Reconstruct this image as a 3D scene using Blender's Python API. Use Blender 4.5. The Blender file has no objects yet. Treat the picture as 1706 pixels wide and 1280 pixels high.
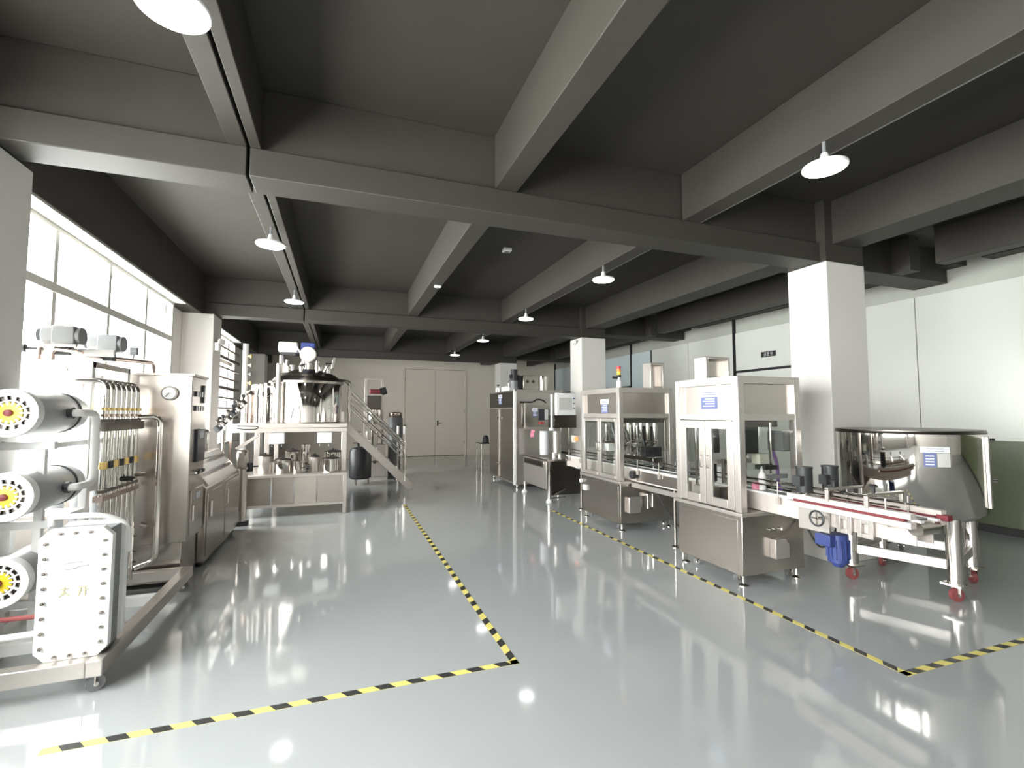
import bpy, bmesh, math, random
from mathutils import Vector, Matrix

SC = bpy.context.scene
COL = SC.collection
R = math.radians
random.seed(7)

# ------------------------------------------------------------------ camera
cam_data = bpy.data.cameras.new('camera')
cam = bpy.data.objects.new('camera', cam_data)
COL.objects.link(cam)
cam.location = (0, 0, 1.6)
cam.rotation_euler = (R(90 + 3.498), 0, R(-19.889))
cam_data.sensor_width = 36
cam_data.lens = 789.14 / 1706 * 36
cam_data.clip_start = 0.05
SC.camera = cam

# ------------------------------------------------------------------ world, light, exposure
W = bpy.data.worlds.new('overcast_sky')
SC.world = W
W.use_nodes = True
bgn = W.node_tree.nodes['Background']
bgn.inputs[0].default_value = (1.0, 0.985, 0.96, 1)
bgn.inputs[1].default_value = 12.0
SC.view_settings.view_transform = 'Standard'
SC.view_settings.look = 'None'
SC.view_settings.exposure = 1.15
SC.view_settings.gamma = 1
SC.view_settings.use_curve_mapping = False
SC.cycles.use_denoising = True
SC.cycles.max_bounces = 10
SC.cycles.diffuse_bounces = 3
SC.cycles.glossy_bounces = 6
SC.cycles.transparent_max_bounces = 16
SC.cycles.sample_clamp_indirect = 6


def portal(loc, rot, sx, sy):
    """daylight portal in a window opening: guides sampling of the sky, emits nothing itself"""
    l = bpy.data.lights.new('window_portal', 'AREA')
    l.shape = 'RECTANGLE'
    l.size, l.size_y = sx, sy
    l.cycles.is_portal = True
    o = bpy.data.objects.new('window_portal', l)
    COL.objects.link(o)
    o.location = loc
    o.rotation_euler = rot


# window bays of the left wall: (y0, y1)
BAYS = [(-3.9, -2.2), (-1.4, 3.4), (4.2, 8.35), (9.75, 12.6)]
WIN_X, WIN_Z0, WIN_Z1 = -2.42, 0.9, 3.27
for a, b in BAYS:
    portal((WIN_X - 0.06, (a + b) / 2, (WIN_Z0 + WIN_Z1) / 2), (0, R(-90), 0), WIN_Z1 - WIN_Z0, b - a)

# ------------------------------------------------------------------ materials
MATS = {}


def mat(name, col, rough=0.5, metal=0.0, noise=0.0, nscale=6.0, stretch=(1, 1, 1), bump=0.0, rvar=0.0,
        emit=0.0, coat=0.0, spec=0.5, alpha=1.0, aniso=0.0):
    if name in MATS:
        return MATS[name]
    m = bpy.data.materials.new(name)
    m.use_nodes = True
    nt = m.node_tree
    p = nt.nodes['Principled BSDF']
    p.inputs['Base Color'].default_value = (*col, 1)
    p.inputs['Roughness'].default_value = rough
    p.inputs['Metallic'].default_value = metal
    p.inputs['Specular IOR Level'].default_value = spec
    p.inputs['Coat Weight'].default_value = coat
    p.inputs['Coat Roughness'].default_value = 0.08
    p.inputs['Alpha'].default_value = alpha
    if emit:
        p.inputs['Emission Color'].default_value = (*col, 1)
        p.inputs['Emission Strength'].default_value = emit
    if noise or bump or rvar:
        tc = nt.nodes.new('ShaderNodeTexCoord')
        mp = nt.nodes.new('ShaderNodeMapping')
        mp.inputs['Scale'].default_value = stretch
        nz = nt.nodes.new('ShaderNodeTexNoise')
        nz.inputs['Scale'].default_value = nscale
        nz.inputs['Detail'].default_value = 4
        nt.links.new(tc.outputs['Object'], mp.inputs['Vector'])
        nt.links.new(mp.outputs['Vector'], nz.inputs['Vector'])
        if noise:
            mx = nt.nodes.new('ShaderNodeMix')
            mx.data_type = 'RGBA'
            mx.inputs['A'].default_value = (*[c * (1 - noise) for c in col], 1)
            mx.inputs['B'].default_value = (*[min(1, c * (1 + noise)) for c in col], 1)
            nt.links.new(nz.outputs['Fac'], mx.inputs['Factor'])
            nt.links.new(mx.outputs['Result'], p.inputs['Base Color'])
        if rvar:
            mr = nt.nodes.new('ShaderNodeMapRange')
            mr.inputs['To Min'].default_value = max(0.02, rough - rvar)
            mr.inputs['To Max'].default_value = rough + rvar
            nt.links.new(nz.outputs['Fac'], mr.inputs['Value'])
            nt.links.new(mr.outputs['Result'], p.inputs['Roughness'])
        if bump:
            bp = nt.nodes.new('ShaderNodeBump')
            bp.inputs['Strength'].default_value = bump
            bp.inputs['Distance'].default_value = 0.01
            nt.links.new(nz.outputs['Fac'], bp.inputs['Height'])
            nt.links.new(bp.outputs['Normal'], p.inputs['Normal'])
    MATS[name] = m
    return m


def glass(name, tint, gloss=0.08):
    if name in MATS:
        return MATS[name]
    m = bpy.data.materials.new(name)
    m.use_nodes = True
    nt = m.node_tree
    nt.nodes.clear()
    out = nt.nodes.new('ShaderNodeOutputMaterial')
    tr = nt.nodes.new('ShaderNodeBsdfTransparent')
    tr.inputs['Color'].default_value = (*tint, 1)
    gl = nt.nodes.new('ShaderNodeBsdfGlossy')
    gl.inputs['Roughness'].default_value = 0.03
    lw = nt.nodes.new('ShaderNodeLayerWeight')
    lw.inputs['Blend'].default_value = 0.5
    pw = nt.nodes.new('ShaderNodeMath')
    pw.operation = 'POWER'
    pw.inputs[1].default_value = 5
    fr = nt.nodes.new('ShaderNodeMapRange')
    fr.inputs['To Min'].default_value = gloss * 0.4
    fr.inputs['To Max'].default_value = 0.7
    nt.links.new(lw.outputs['Facing'], pw.inputs[0])
    nt.links.new(pw.outputs[0], fr.inputs['Value'])
    mx = nt.nodes.new('ShaderNodeMixShader')
    nt.links.new(fr.outputs['Result'], mx.inputs['Fac'])
    nt.links.new(tr.outputs['BSDF'], mx.inputs[1])
    nt.links.new(gl.outputs['BSDF'], mx.inputs[2])
    nt.links.new(mx.outputs['Shader'], out.inputs['Surface'])
    MATS[name] = m
    return m


FLOOR = mat('epoxy_floor', (0.40, 0.415, 0.42), 0.07, noise=0.05, nscale=1.2, rvar=0.03, spec=0.75)
PAINT = mat('charcoal_ceiling_paint', (0.042, 0.0375, 0.031), 0.6, noise=0.12, nscale=3, bump=0.15)
WHITE = mat('white_wall_paint', (0.79, 0.765, 0.73), 0.55, noise=0.02, nscale=2)
FARW = mat('beige_far_wall', (0.80, 0.735, 0.65), 0.55, noise=0.02, nscale=2)
PANEL = mat('pale_partition_panel', (0.76, 0.77, 0.72), 0.24, noise=0.015, nscale=1)
PALEB = mat('pale_blue_partition_pane', (0.72, 0.82, 0.84), 0.22)
FASCIA = mat('grey_upper_wall', (0.50, 0.51, 0.46), 0.6, noise=0.05)
GREEN = mat('olive_dado', (0.085, 0.105, 0.05), 0.25, noise=0.08, nscale=2)
BLACK = mat('black_frame', (0.012, 0.013, 0.012), 0.4)
ALU = mat('window_aluminium', (0.62, 0.61, 0.57), 0.4, metal=0.3)
DOOR = mat('cream_door_paint', (0.78, 0.71, 0.62), 0.4, noise=0.02)
STEEL = mat('brushed_steel', (0.44, 0.405, 0.375), 0.26, metal=1, noise=0.03, nscale=4, stretch=(1, 1, 8), rvar=0.02)
STEELH = mat('brushed_steel_across', (0.50, 0.46, 0.43), 0.25, metal=1, noise=0.03, nscale=4, stretch=(8, 8, 1), rvar=0.02)
SATIN = mat('satin_steel', (0.58, 0.54, 0.51), 0.34, metal=0.8)
POLISH = mat('polished_steel', (0.66, 0.63, 0.60), 0.06, metal=1)
DARKST = mat('dark_steel', (0.14, 0.125, 0.115), 0.3, metal=1)
WPAINT = mat('white_equipment_paint', (0.86, 0.86, 0.85), 0.35)
GPAINT = mat('grey_equipment_paint', (0.20, 0.205, 0.21), 0.4)
VGREY = mat('grey_vessel', (0.36, 0.37, 0.38), 0.3, noise=0.04)
CREAM = mat('cream_plastic', (0.78, 0.75, 0.64), 0.4)
PLAST = mat('white_plastic', (0.90, 0.88, 0.87), 0.35)
RUBBER = mat('black_rubber', (0.02, 0.02, 0.022), 0.55)
MOTOR = mat('dark_grey_motor', (0.04, 0.042, 0.044), 0.4, metal=0.3)
BLUE = mat('blue_motor_enamel', (0.035, 0.055, 0.20), 0.35)
REDW = mat('red_caster', (0.27, 0.07, 0.07), 0.45)
RED = mat('red_enamel', (0.70, 0.04, 0.06), 0.4)
PINK = mat('pink_cap', (0.85, 0.30, 0.42), 0.4)
YELLOW = mat('yellow_plastic', (0.85, 0.62, 0.03), 0.4)
ORANGE = mat('orange_plastic', (0.85, 0.28, 0.05), 0.4)
PURPLE = mat('purple_hose', (0.22, 0.12, 0.33), 0.4)
SCREEN = mat('grey_screen', (0.60, 0.60, 0.58), 0.2)
DSCREEN = mat('dark_screen', (0.03, 0.03, 0.045), 0.15)
NAVY = mat('blue_print', (0.15, 0.18, 0.36), 0.6)
PAPER = mat('white_paper', (0.74, 0.74, 0.77), 0.7)
INK = mat('grey_print', (0.32, 0.33, 0.36), 0.6)
TAPEY = mat('yellow_tape', (0.80, 0.70, 0.20), 0.45, noise=0.06, nscale=20)
TAPEK = mat('black_tape', (0.035, 0.035, 0.035), 0.45, noise=0.2, nscale=30)
BRASS = mat('brass', (0.75, 0.55, 0.22), 0.3, metal=1)
COPPER = mat('warm_steel', (0.50, 0.40, 0.35), 0.22, metal=1)
LAMPW = mat('white_lamp_housing', (0.80, 0.80, 0.80), 0.4)
LAMPE = mat('lamp_diffuser', (1.0, 0.99, 0.97), 0.4, emit=5.0)
AMBER = mat('red_indicator', (1.0, 0.18, 0.05), 0.4, emit=1.2)
GLASS = glass('window_glass', (0.93, 0.95, 0.95))
ACRYL = glass('clear_acrylic', (0.90, 0.91, 0.90))

# ------------------------------------------------------------------ building helpers
ORG = {}


class G:
    """collects shapes in one bmesh, in scene coordinates"""

    def __init__(s):
        s.bm = bmesh.new()

    def hexa(s, p):
        v = [s.bm.verts.new(q) for q in p]
        for f in ((3, 2, 1, 0), (4, 5, 6, 7), (0, 1, 5, 4), (1, 2, 6, 5), (2, 3, 7, 6), (3, 0, 4, 7)):
            s.bm.faces.new([v[i] for i in f])
        return s

    def box(s, x0, x1, y0, y1, z0, z1):
        x0, x1 = min(x0, x1), max(x0, x1)
        y0, y1 = min(y0, y1), max(y0, y1)
        z0, z1 = min(z0, z1), max(z0, z1)
        return s.hexa([(x0, y0, z0), (x1, y0, z0), (x1, y1, z0), (x0, y1, z0),
                       (x0, y0, z1), (x1, y0, z1), (x1, y1, z1), (x0, y1, z1)])

    def bar(s, p, q, w, h):
        """rectangular bar from p to q, w across (horizontal), h tall"""
        p, q = Vector(p), Vector(q)
        d = (q - p).normalized()
        up = Vector((0, 0, 1)) if abs(d.z) < 0.95 else Vector((0, 1, 0))
        r = d.cross(up).normalized()
        u = r.cross(d).normalized()
        a, b = r * w / 2, u * h / 2
        return s.hexa([p - a - b, p + a - b, q + a - b, q - a - b, p - a + b, p + a + b, q + a + b, q - a + b])

    def rod(s, p, q, r, n=14, r2=None):
        p, q = Vector(p), Vector(q)
        r2 = r if r2 is None else r2
        d = (q - p).normalized()
        a = d.orthogonal().normalized()
        b = d.cross(a)
        c0, c1 = [], []
        for i in range(n):
            t = 2 * math.pi * i / n
            o = a * math.cos(t) + b * math.sin(t)
            c0.append(s.bm.verts.new(p + o * r))
            c1.append(s.bm.verts.new(q + o * r2))
        for i in range(n):
            j = (i + 1) % n
            s.bm.faces.new((c0[i], c0[j], c1[j], c1[i]))
        s.bm.faces.new(c0[::-1])
        s.bm.faces.new(c1)
        return s

    def tube(s, pts, r, n=10, fil=0.04):
        """pipe along a polyline with rounded bends"""
        P = [Vector(p) for p in pts]
        path = [P[0]]
        for i in range(1, len(P) - 1):
            a, b = (P[i - 1] - P[i]), (P[i + 1] - P[i])
            f = min(fil, a.length * 0.45, b.length * 0.45)
            p0, p1 = P[i] + a.normalized() * f, P[i] + b.normalized() * f
            for k in range(5):
                t = k / 4
                path.append(p0 * (1 - t) ** 2 + P[i] * 2 * t * (1 - t) + p1 * t ** 2)
        path.append(P[-1])
        u = None
        rings = []
        for i, p in enumerate(path):
            d = (path[min(i + 1, len(path) - 1)] - path[max(i - 1, 0)]).normalized()
            if u is None:
                u = d.orthogonal().normalized()
            u = (u - d * u.dot(d)).normalized()
            w = d.cross(u)
            rings.append([s.bm.verts.new(p + (u * math.cos(2 * math.pi * k / n) + w * math.sin(2 * math.pi * k / n)) * r) for k in range(n)])
        for A, B in zip(rings, rings[1:]):
            for k in range(n):
                j = (k + 1) % n
                s.bm.faces.new((A[k], A[j], B[j], B[k]))
        s.bm.faces.new(rings[0][::-1])
        s.bm.faces.new(rings[-1])
        return s

    def lathe(s, c, prof, n=36, axis='z', a0=0.0, a1=2 * math.pi, caps=True):
        full = abs(a1 - a0 - 2 * math.pi) < 1e-6
        m = n if full else n + 1
        rings = []
        for r, h in prof:
            ring = []
            for i in range(m):
                t = a0 + (a1 - a0) * i / n
                x, y = max(r, 1e-4) * math.cos(t), max(r, 1e-4) * math.sin(t)
                q = {'z': (x, y, h), 'y': (x, h, y), 'x': (h, x, y)}[axis]
                ring.append(s.bm.verts.new((c[0] + q[0], c[1] + q[1], c[2] + q[2])))
            rings.append(ring)
        for A, B in zip(rings, rings[1:]):
            for i in range(n):
                j = (i + 1) % m
                s.bm.faces.new((A[i], A[j], B[j], B[i]))
        if full and caps:
            s.bm.faces.new(rings[0][::-1])
            s.bm.faces.new(rings[-1])
        return s

    def prism(s, poly, axis, a, b):
        def P(u, v, w):
            return {'x': (w, u, v), 'y': (u, w, v), 'z': (u, v, w)}[axis]
        A = [s.bm.verts.new(P(u, v, a)) for u, v in poly]
        B = [s.bm.verts.new(P(u, v, b)) for u, v in poly]
        n = len(poly)
        for i in range(n):
            j = (i + 1) % n
            s.bm.faces.new((A[i], A[j], B[j], B[i]))
        s.bm.faces.new(A[::-1])
        s.bm.faces.new(B)
        return s

    def frame(s, axis, w0, w1, u0, u1, v0, v1, t, tv=None):
        """rectangular ring with an opening, t wide; axis is its thickness direction"""
        tv = tv or t
        def B(a, b, c, d):
            if axis == 'x':
                s.box(w0, w1, a, b, c, d)
            elif axis == 'y':
                s.box(a, b, w0, w1, c, d)
            else:
                s.box(a, b, c, d, w0, w1)
        B(u0, u0 + t, v0, v1)
        B(u1 - t, u1, v0, v1)
        B(u0 + t, u1 - t, v0, v0 + tv)
        B(u0 + t, u1 - t, v1 - tv, v1)
        return s

    def torus(s, c, R_, r, axis='z', n=28, m=8):
        pts = []
        for i in range(n):
            t = 2 * math.pi * i / n
            ring = []
            for k in range(m):
                f = 2 * math.pi * k / m
                rr = R_ + r * math.cos(f)
                x, y, h = rr * math.cos(t), rr * math.sin(t), r * math.sin(f)
                q = {'z': (x, y, h), 'y': (x, h, y), 'x': (h, x, y)}[axis]
                ring.append(s.bm.verts.new((c[0] + q[0], c[1] + q[1], c[2] + q[2])))
            pts.append(ring)
        for i in range(n):
            A, B = pts[i], pts[(i + 1) % n]
            for k in range(m):
                j = (k + 1) % m
                s.bm.faces.new((A[k], A[j], B[j], B[k]))
        return s

    def put(s, name, material, parent=None, bev=0.0, label=None):
        bmesh.ops.recalc_face_normals(s.bm, faces=s.bm.faces)
        o0 = ORG.get(parent.name, Vector()) if parent else None
        if o0 is None:
            xs = [v.co for v in s.bm.verts]
            o0 = Vector(((min(c.x for c in xs) + max(c.x for c in xs)) / 2,
                         (min(c.y for c in xs) + max(c.y for c in xs)) / 2, min(c.z for c in xs)))
        bmesh.ops.translate(s.bm, verts=s.bm.verts, vec=-o0)
        me = bpy.data.meshes.new(name)
        s.bm.to_mesh(me)
        s.bm.free()
        me.materials.append(material)
        for p in me.polygons:
            p.use_smooth = True
        me.set_sharp_from_angle(angle=R(34))
        o = bpy.data.objects.new(name, me)
        COL.objects.link(o)
        if parent:
            o.parent = parent
        else:
            o.location = o0
        ORG[o.name] = o0
        if bev:
            md = o.modifiers.new('edge', 'BEVEL')
            md.width = bev
            md.segments = 2
            md.limit_method = 'ANGLE'
            md.harden_normals = False
        if label:
            o['label'] = label
        return o


def tag(o, label, cat, group=None):
    o['label'] = label
    o['category'] = cat
    if group:
        o['group'] = group
    return o


def struct(o):
    o['kind'] = 'structure'
    return o


def thing(name, label, cat, loc, group=None, rz=0.0):
    o = bpy.data.objects.new(name, None)
    o.empty_display_size = 0.1
    COL.objects.link(o)
    o.location = loc
    o.rotation_euler = (0, 0, rz)
    ORG[o.name] = Vector(loc)
    return tag(o, label, cat, group)


def setting(name, loc=(0, 0, 0)):
    o = bpy.data.objects.new(name, None)
    o.empty_display_size = 0.1
    COL.objects.link(o)
    o.location = loc
    ORG[o.name] = Vector(loc)
    return struct(o)


def again(o, parent, off=(0, 0, 0)):
    """another copy of a part, shifted, sharing its mesh"""
    c = o.copy()
    COL.objects.link(c)
    c.parent = parent
    c.location = Vector(off) + o.location
    ORG[c.name] = ORG[o.name]
    return c


def dup(root, loc, label, rz=None):
    """copy of a thing with its parts and sub-parts"""
    r = root.copy()
    COL.objects.link(r)
    r.location = loc
    r['label'] = label
    if rz is not None:
        r.rotation_euler = (0, 0, rz)
    for ch in list(root.children):
        c = ch.copy()
        COL.objects.link(c)
        c.parent = r
        for g in list(ch.children):
            d = g.copy()
            COL.objects.link(d)
            d.parent = c
    return r


# ================================================================== ROOM
XL, XR, YB, YF, ZC = -2.5, 8.25, -4.2, 17.75, 3.96

struct(G().box(XL - 0.3, XR + 0.3, YB - 0.2, YF + 0.3, -0.1, 0).put('floor', FLOOR))

ceil = setting('ceiling', (0, 0, ZC))
G().box(XL - 0.3, XR + 0.3, YB - 0.2, YF + 0.3, ZC, ZC + 0.12).put('slab', PAINT, ceil)


def beam(*b):
    return G().box(*b).put('beam', PAINT, ceil, bev=0.006)


# transverse main beams (a joint splits them at x = -0.65); lower part stands slightly proud
for yc, xa in ((-1.75, XL), (3.85, XL), (9.45, XL), (15.15, XL)):
    for x0, x1 in ((XL, -0.663), (-0.643, 5.0)):
        beam(x0, x1, yc - 0.11, yc + 0.13, 3.49, ZC)
        beam(x0, x1, yc - 0.15, yc + 0.15, 3.28, 3.49)
    beam(5.5, XR, yc + 0.37, yc + 0.80, 3.48, ZC)
# longitudinal secondary beams per bay
SPANS = [(YB, -1.9), (-1.6, 3.72), (4.0, 9.32), (9.6, 15.02), (15.3, YF)]
for y0, y1 in SPANS:
    if y1 < YF:
        beam(-0.785, -0.663, y0, y1, 3.49, ZC)
        beam(-0.643, -0.57, y0, y1, 3.49, ZC)
        beam(1.19, 1.385, y0, y1, 3.49, ZC)
        beam(3.13, 3.33, y0, y1, 3.49, ZC)
    beam(5.10, 5.50, y0, y1, 3.47, ZC)
    beam(7.05, 7.25, y0, y1, 3.49, ZC)
    beam(XL - 0.2, -2.22, y0, y1, 3.27, ZC)
    beam(XR - 0.22, XR + 0.1, y0, y1, 3.68, ZC)
# conduits clipped to the beams
CONDUIT = mat('painted_conduit', (0.16, 0.15, 0.14), 0.5)
for y0, y1 in SPANS[1:4]:
    G().rod((3.345, y0, 3.505), (3.345, y1, 3.505), 0.013, 8).put('conduit', CONDUIT, ceil)

# ---- left wall: dado under the windows, piers, pilasters
wl = setting('wall_left', (XL, 5, 0))
G().box(XL - 0.25, XL + 0.0, YB, YF, 0, WIN_Z0).put('dado', WHITE, wl)
G().box(XL - 0.25, XL + 0.06, YB, YF, WIN_Z0 - 0.04, WIN_Z0).put('sill', WHITE, wl, bev=0.006)
for y0, y1 in ((YB, -3.9), (-2.2, -1.4), (3.4, 4.2), (8.35, 9.75), (12.6, YF)):
    G().box(XL - 0.25, XL, y0, y1, WIN_Z0, 3.27).put('pier', WHITE, wl)
for y0, y1 in ((-2.05, -1.5), (3.58, 4.14), (9.16, 9.72), (14.95, 15.5)):
    G().box(XL, -2.04, y0, y1, 0, 3.27).put('pilaster', WHITE, wl, bev=0.008)


def window(n, y0, y1, step):
    w = setting('window_%d' % n, (WIN_X, (y0 + y1) / 2, WIN_Z0))
    G().frame('x', WIN_X - 0.04, WIN_X + 0.04, y0, y1, WIN_Z0, WIN_Z1, 0.06).put('frame', ALU, w, bev=0.004)
    G().box(WIN_X - 0.04, WIN_X + 0.045, y0 + 0.06, y1 - 0.06, 2.66, 2.74).put('transom', ALU, w, bev=0.004)
    G().box(WIN_X - 0.06, -2.23, y0, y1, WIN_Z1 - 0.02, WIN_Z1 + 0.005).put('soffit_board', ALU, w)
    k = max(1, round((y1 - y0) / step))
    for i in range(k):
        a = y0 + (y1 - y0) * i / k
        b = y0 + (y1 - y0) * (i + 1) / k
        if i:
            G().box(WIN_X - 0.035, WIN_X + 0.035, a - 0.03, a + 0.03, WIN_Z0 + 0.06, WIN_Z1 - 0.06).put('mullion', ALU, w, bev=0.004)
        for z0, z1 in ((WIN_Z0 + 0.06, 2.66), (2.74, WIN_Z1 - 0.06)):
            G().box(WIN_X - 0.004, WIN_X + 0.004, a + 0.03, b - 0.03, z0, z1).put('pane', GLASS, w)
    return w


for i, (a, b) in enumerate(BAYS):
    window(i + 1, a, b, 0.95)

# ---- right wall: partition panels, fascia above, olive dado, black framed lights
wr = setting('wall_right', (XR, 5, 0))
G().box(XR + 0.03, XR + 0.25, YB, YF, 0, ZC).put('core', FASCIA, wr)
seams = [YB, -2.6, -0.2, 2.2, 4.65, 6.72, 8.17, 9.7, 11.2, 12.2, 14.6, YF]
for a, b in zip(seams, seams[1:]):
    z0 = 1.27 if b <= 6 else 0.0
    lo = a >= 6.7 and a < 8.1
    m = PALEB if a >= 11.1 else PANEL
    if lo or a >= 12.1:
        zs = 2.5 if lo else 2.4
        G().box(XR, XR + 0.03, a + 0.006, b - 0.006, 0, zs).put('panel', PANEL, wr, bev=0.003)
        G().box(XR, XR + 0.03, a + 0.006, b - 0.006, zs + 0.02, 3.37).put('panel', m, wr, bev=0.003)
    else:
        G().box(XR, XR + 0.03, a + 0.006, b - 0.006, z0, 3.37).put('panel', m, wr, bev=0.003)
    if b <= 6:
        G().box(XR + 0.002, XR + 0.03, a + 0.006, b - 0.006, 0.1, 1.23).put('dado_panel', GREEN, wr, bev=0.003)
G().box(XR - 0.01, XR + 0.03, YB, 4.65, 1.23, 1.27).put('dado_cap', PANEL, wr)
G().box(XR - 0.012, XR + 0.03, YB, YF, 0.0, 0.1).put('plinth', BLACK, wr)
for y, z0, z1, w in ((8.2, 2.2, 3.9, 0.055), (12.2, 2.25, 3.75, 0.055), (11.2, 2.2, 3.37, 0.03), (17.62, 0.0, 3.6, 0.07)):
    G().box(XR - 0.02, XR + 0.03, y - w / 2, y + w / 2, z0, z1).put('frame_bar', BLACK, wr)
G().box(XR - 0.02, XR + 0.03, 6.72, 8.2, 2.48, 2.53).put('frame_bar', BLACK, wr)
G().box(XR - 0.02, XR + 0.03, 12.2, 14.6, 2.37, 2.42).put('frame_bar', BLACK, wr)
G().box(XR - 0.02, XR + 0.03, 14.6, 17.6, 2.37, 2.42).put('frame_bar', BLACK, wr)

# room sign on the framed panel: black plate, three white characters
sg = thing('room_sign', 'small black plate with three white characters on the framed wall panel', 'sign', (XR - 0.005, 7.3, 2.77))
G().box(XR - 0.014, XR, 7.13, 7.48, 2.755, 2.865).put('plate', BLACK, sg)
for k in range(3):
    yc = 7.39 - k * 0.085
    g = G()
    g.box(XR - 0.018, XR - 0.014, yc - 0.03, yc + 0.03, 2.838, 2.846)
    g.box(XR - 0.018, XR - 0.014, yc - 0.03, yc + 0.03, 2.806, 2.814)
    g.box(XR - 0.018, XR - 0.014, yc - 0.03, yc + 0.03, 2.774, 2.782)
    g.box(XR - 0.018, XR - 0.014, yc - 0.004 + 0.012 * (k - 1), yc + 0.004 + 0.012 * (k - 1), 2.774, 2.85)
    if k != 1:
        g.box(XR - 0.018, XR - 0.014, yc - 0.03, yc - 0.023, 2.79, 2.846)
    g.put('character', PAPER, sg)

# ---- far wall with double door, back wall behind the camera
wf = setting('wall_far', (3, YF, 0))
G().box(XL - 0.2, 2.15, YF, YF + 0.2, 0, ZC).put('masonry', FARW, wf)
G().box(4.55, XR + 0.2, YF, YF + 0.2, 0, ZC).put('masonry', FARW, wf)
G().box(2.15, 4.55, YF, YF + 0.2, 3.3, ZC).put('masonry', FARW, wf)
G().box(2.15, 4.55, YF + 0.15, YF + 0.2, 0, 3.3).put('masonry', FARW, wf)
struct(G().box(4.6, XR - 0.02, YF - 0.02, YF, 0, 0.12).put('baseboard_far', DOOR))
dr = setting('door_1', (3.35, YF, 0))
G().frame('y', YF - 0.03, YF + 0.12, 2.15, 4.55, -0.07, 3.30, 0.07).put('door_frame', DOOR, dr, bev=0.004)
for x0, x1 in ((2.225, 3.345), (3.355, 4.475)):
    lf = G().box(x0, x1, YF + 0.0, YF + 0.05, 0.01, 3.22).put('leaf', DOOR, dr, bev=0.004)
    for z in (0.4, 1.6, 2.75):
        xh = x0 if x0 < 3 else x1
        G().rod((xh, YF - 0.008, z), (xh, YF - 0.008, z + 0.16), 0.012, 8).put('hinge', STEEL, lf)
hd = G().rod((3.45, YF - 0.05, 1.22), (3.45, YF, 1.22), 0.012, 8).rod((3.45, YF - 0.05, 1.22), (3.59, YF - 0.05, 1.22), 0.011, 8)
hd.box(3.42, 3.48, YF - 0.008, YF, 1.12, 1.32)
hd.put('handle', DARKST, dr)

wb = setting('wall_back', (3, YB, 0))
G().box(XL - 0.2, XR + 0.2, YB - 0.2, YB, 0, ZC).put('masonry', WHITE, wb)

# ---- free columns: white to 3.27 m, charcoal above
for i, y in enumerate((-1.98, 3.63, 9.25, 14.95)):
    c = setting('column_%d' % (i + 1), (5.28, y + 0.25, 0))
    d = 0.48 if i < 2 else 0.55
    G().box(4.98, 5.585, y, y + d, 0, 3.27).put('shaft', WHITE, c, bev=0.008)
    G().box(4.985, 5.58, y + 0.005, y + d - 0.005, 3.27, ZC).put('head', PAINT, c)

# ================================================================== CEILING LAMPS AND SMALL CEILING DEVICES
lt = thing('ceiling_lamp', 'x', 'lamp', (-0.70, 2.27, 3.30), 'round ceiling lamps hung under the beams')
G().lathe((-0.70, 2.27, 3.30), [(0.09, 0.0), (0.138, 0.0), (0.142, 0.008), (0.138, 0.02), (0.07, 0.030), (0.035, 0.036), (0.03, 0.07), (0.02, 0.11)], 40).put('housing', LAMPW, lt)
G().lathe((-0.70, 2.27, 3.30), [(0.02, -0.012), (0.10, -0.010), (0.130, -0.004), (0.132, 0.001), (0.09, 0.001)], 40).put('diffuser', LAMPE, lt)
G().rod((-0.70, 2.27, 3.40), (-0.70, 2.27, 3.49), 0.012, 10).put('stem', GPAINT, lt)
lt['label'] = 'round white ceiling lamp at the top edge, nearest on the grooved beam'
for x, y, l in ((-0.70, 5.27, 'round white ceiling lamp on the grooved beam, second from the camera'),
                (-0.70, 7.91, 'small round ceiling lamp on the grooved beam, above the mixing tank'),
                (3.14, 2.27, 'round white ceiling lamp in front of the big white column'),
                (3.14, 5.23, 'round ceiling lamp above the gap between the two filling machines'),
                (3.14, 7.93, 'round ceiling lamp third along the conduit beam'),
                (3.14, 10.69, 'small round ceiling lamp fourth along the conduit beam'),
                (3.14, 13.64, 'smallest round ceiling lamp, deepest in the hall above the double door')):
    dup(lt, (x, y, 3.30), l)

sd = thing('smoke_detector', 'small white square detector on the dark ceiling bay', 'detector', (2.2, 6.3, ZC))
G().box(2.14, 2.26, 6.24, 6.36, ZC - 0.05, ZC).put('body', PLAST, sd, bev=0.01)
G().lathe((2.2, 6.3, ZC - 0.065), [(0.02, 0), (0.035, 0.005), (0.035, 0.02)], 16).put('sensor', GPAINT, sd)
sp = thing('beam_sensor', 'tiny white sensor under the middle beam', 'sensor', (1.33, 6.9, 3.49))
G().box(1.27, 1.37, 6.87, 6.93, 3.46, 3.49).put('body', PLAST, sp, bev=0.006)
G().rod((1.32, 6.9, 3.445), (1.32, 6.9, 3.46), 0.012, 10).put('lens', GPAINT, sp)

# camera-like speaker on the second column, lamp on the left pilaster
cm = thing('wall_camera', 'small white camera near the top of the far white column', 'camera', (4.98, 9.4, 3.1))
G().box(4.95, 4.98, 9.35, 9.45, 3.0, 3.22).put('bracket', PLAST, cm)
G().rod((4.86, 9.36, 3.19), (4.93, 9.48, 3.16), 0.045, 14).rod((4.95, 9.42, 3.15), (4.90, 9.42, 3.17), 0.015, 8).put('body', PLAST, cm)
el = thing('wall_lamp', 'white double emergency lamp on the left pilaster', 'lamp', (-2.04, 9.3, 2.75))
G().box(-2.04, -1.97, 9.22, 9.42, 2.66, 2.80).put('body', PLAST, el, bev=0.008)
for y in (9.26, 9.38):
    G().rod((-1.97, y, 2.83), (-1.93, y - 0.02, 2.82), 0.04, 14, 0.048).put('lamp_head', PLAST, el)

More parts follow.
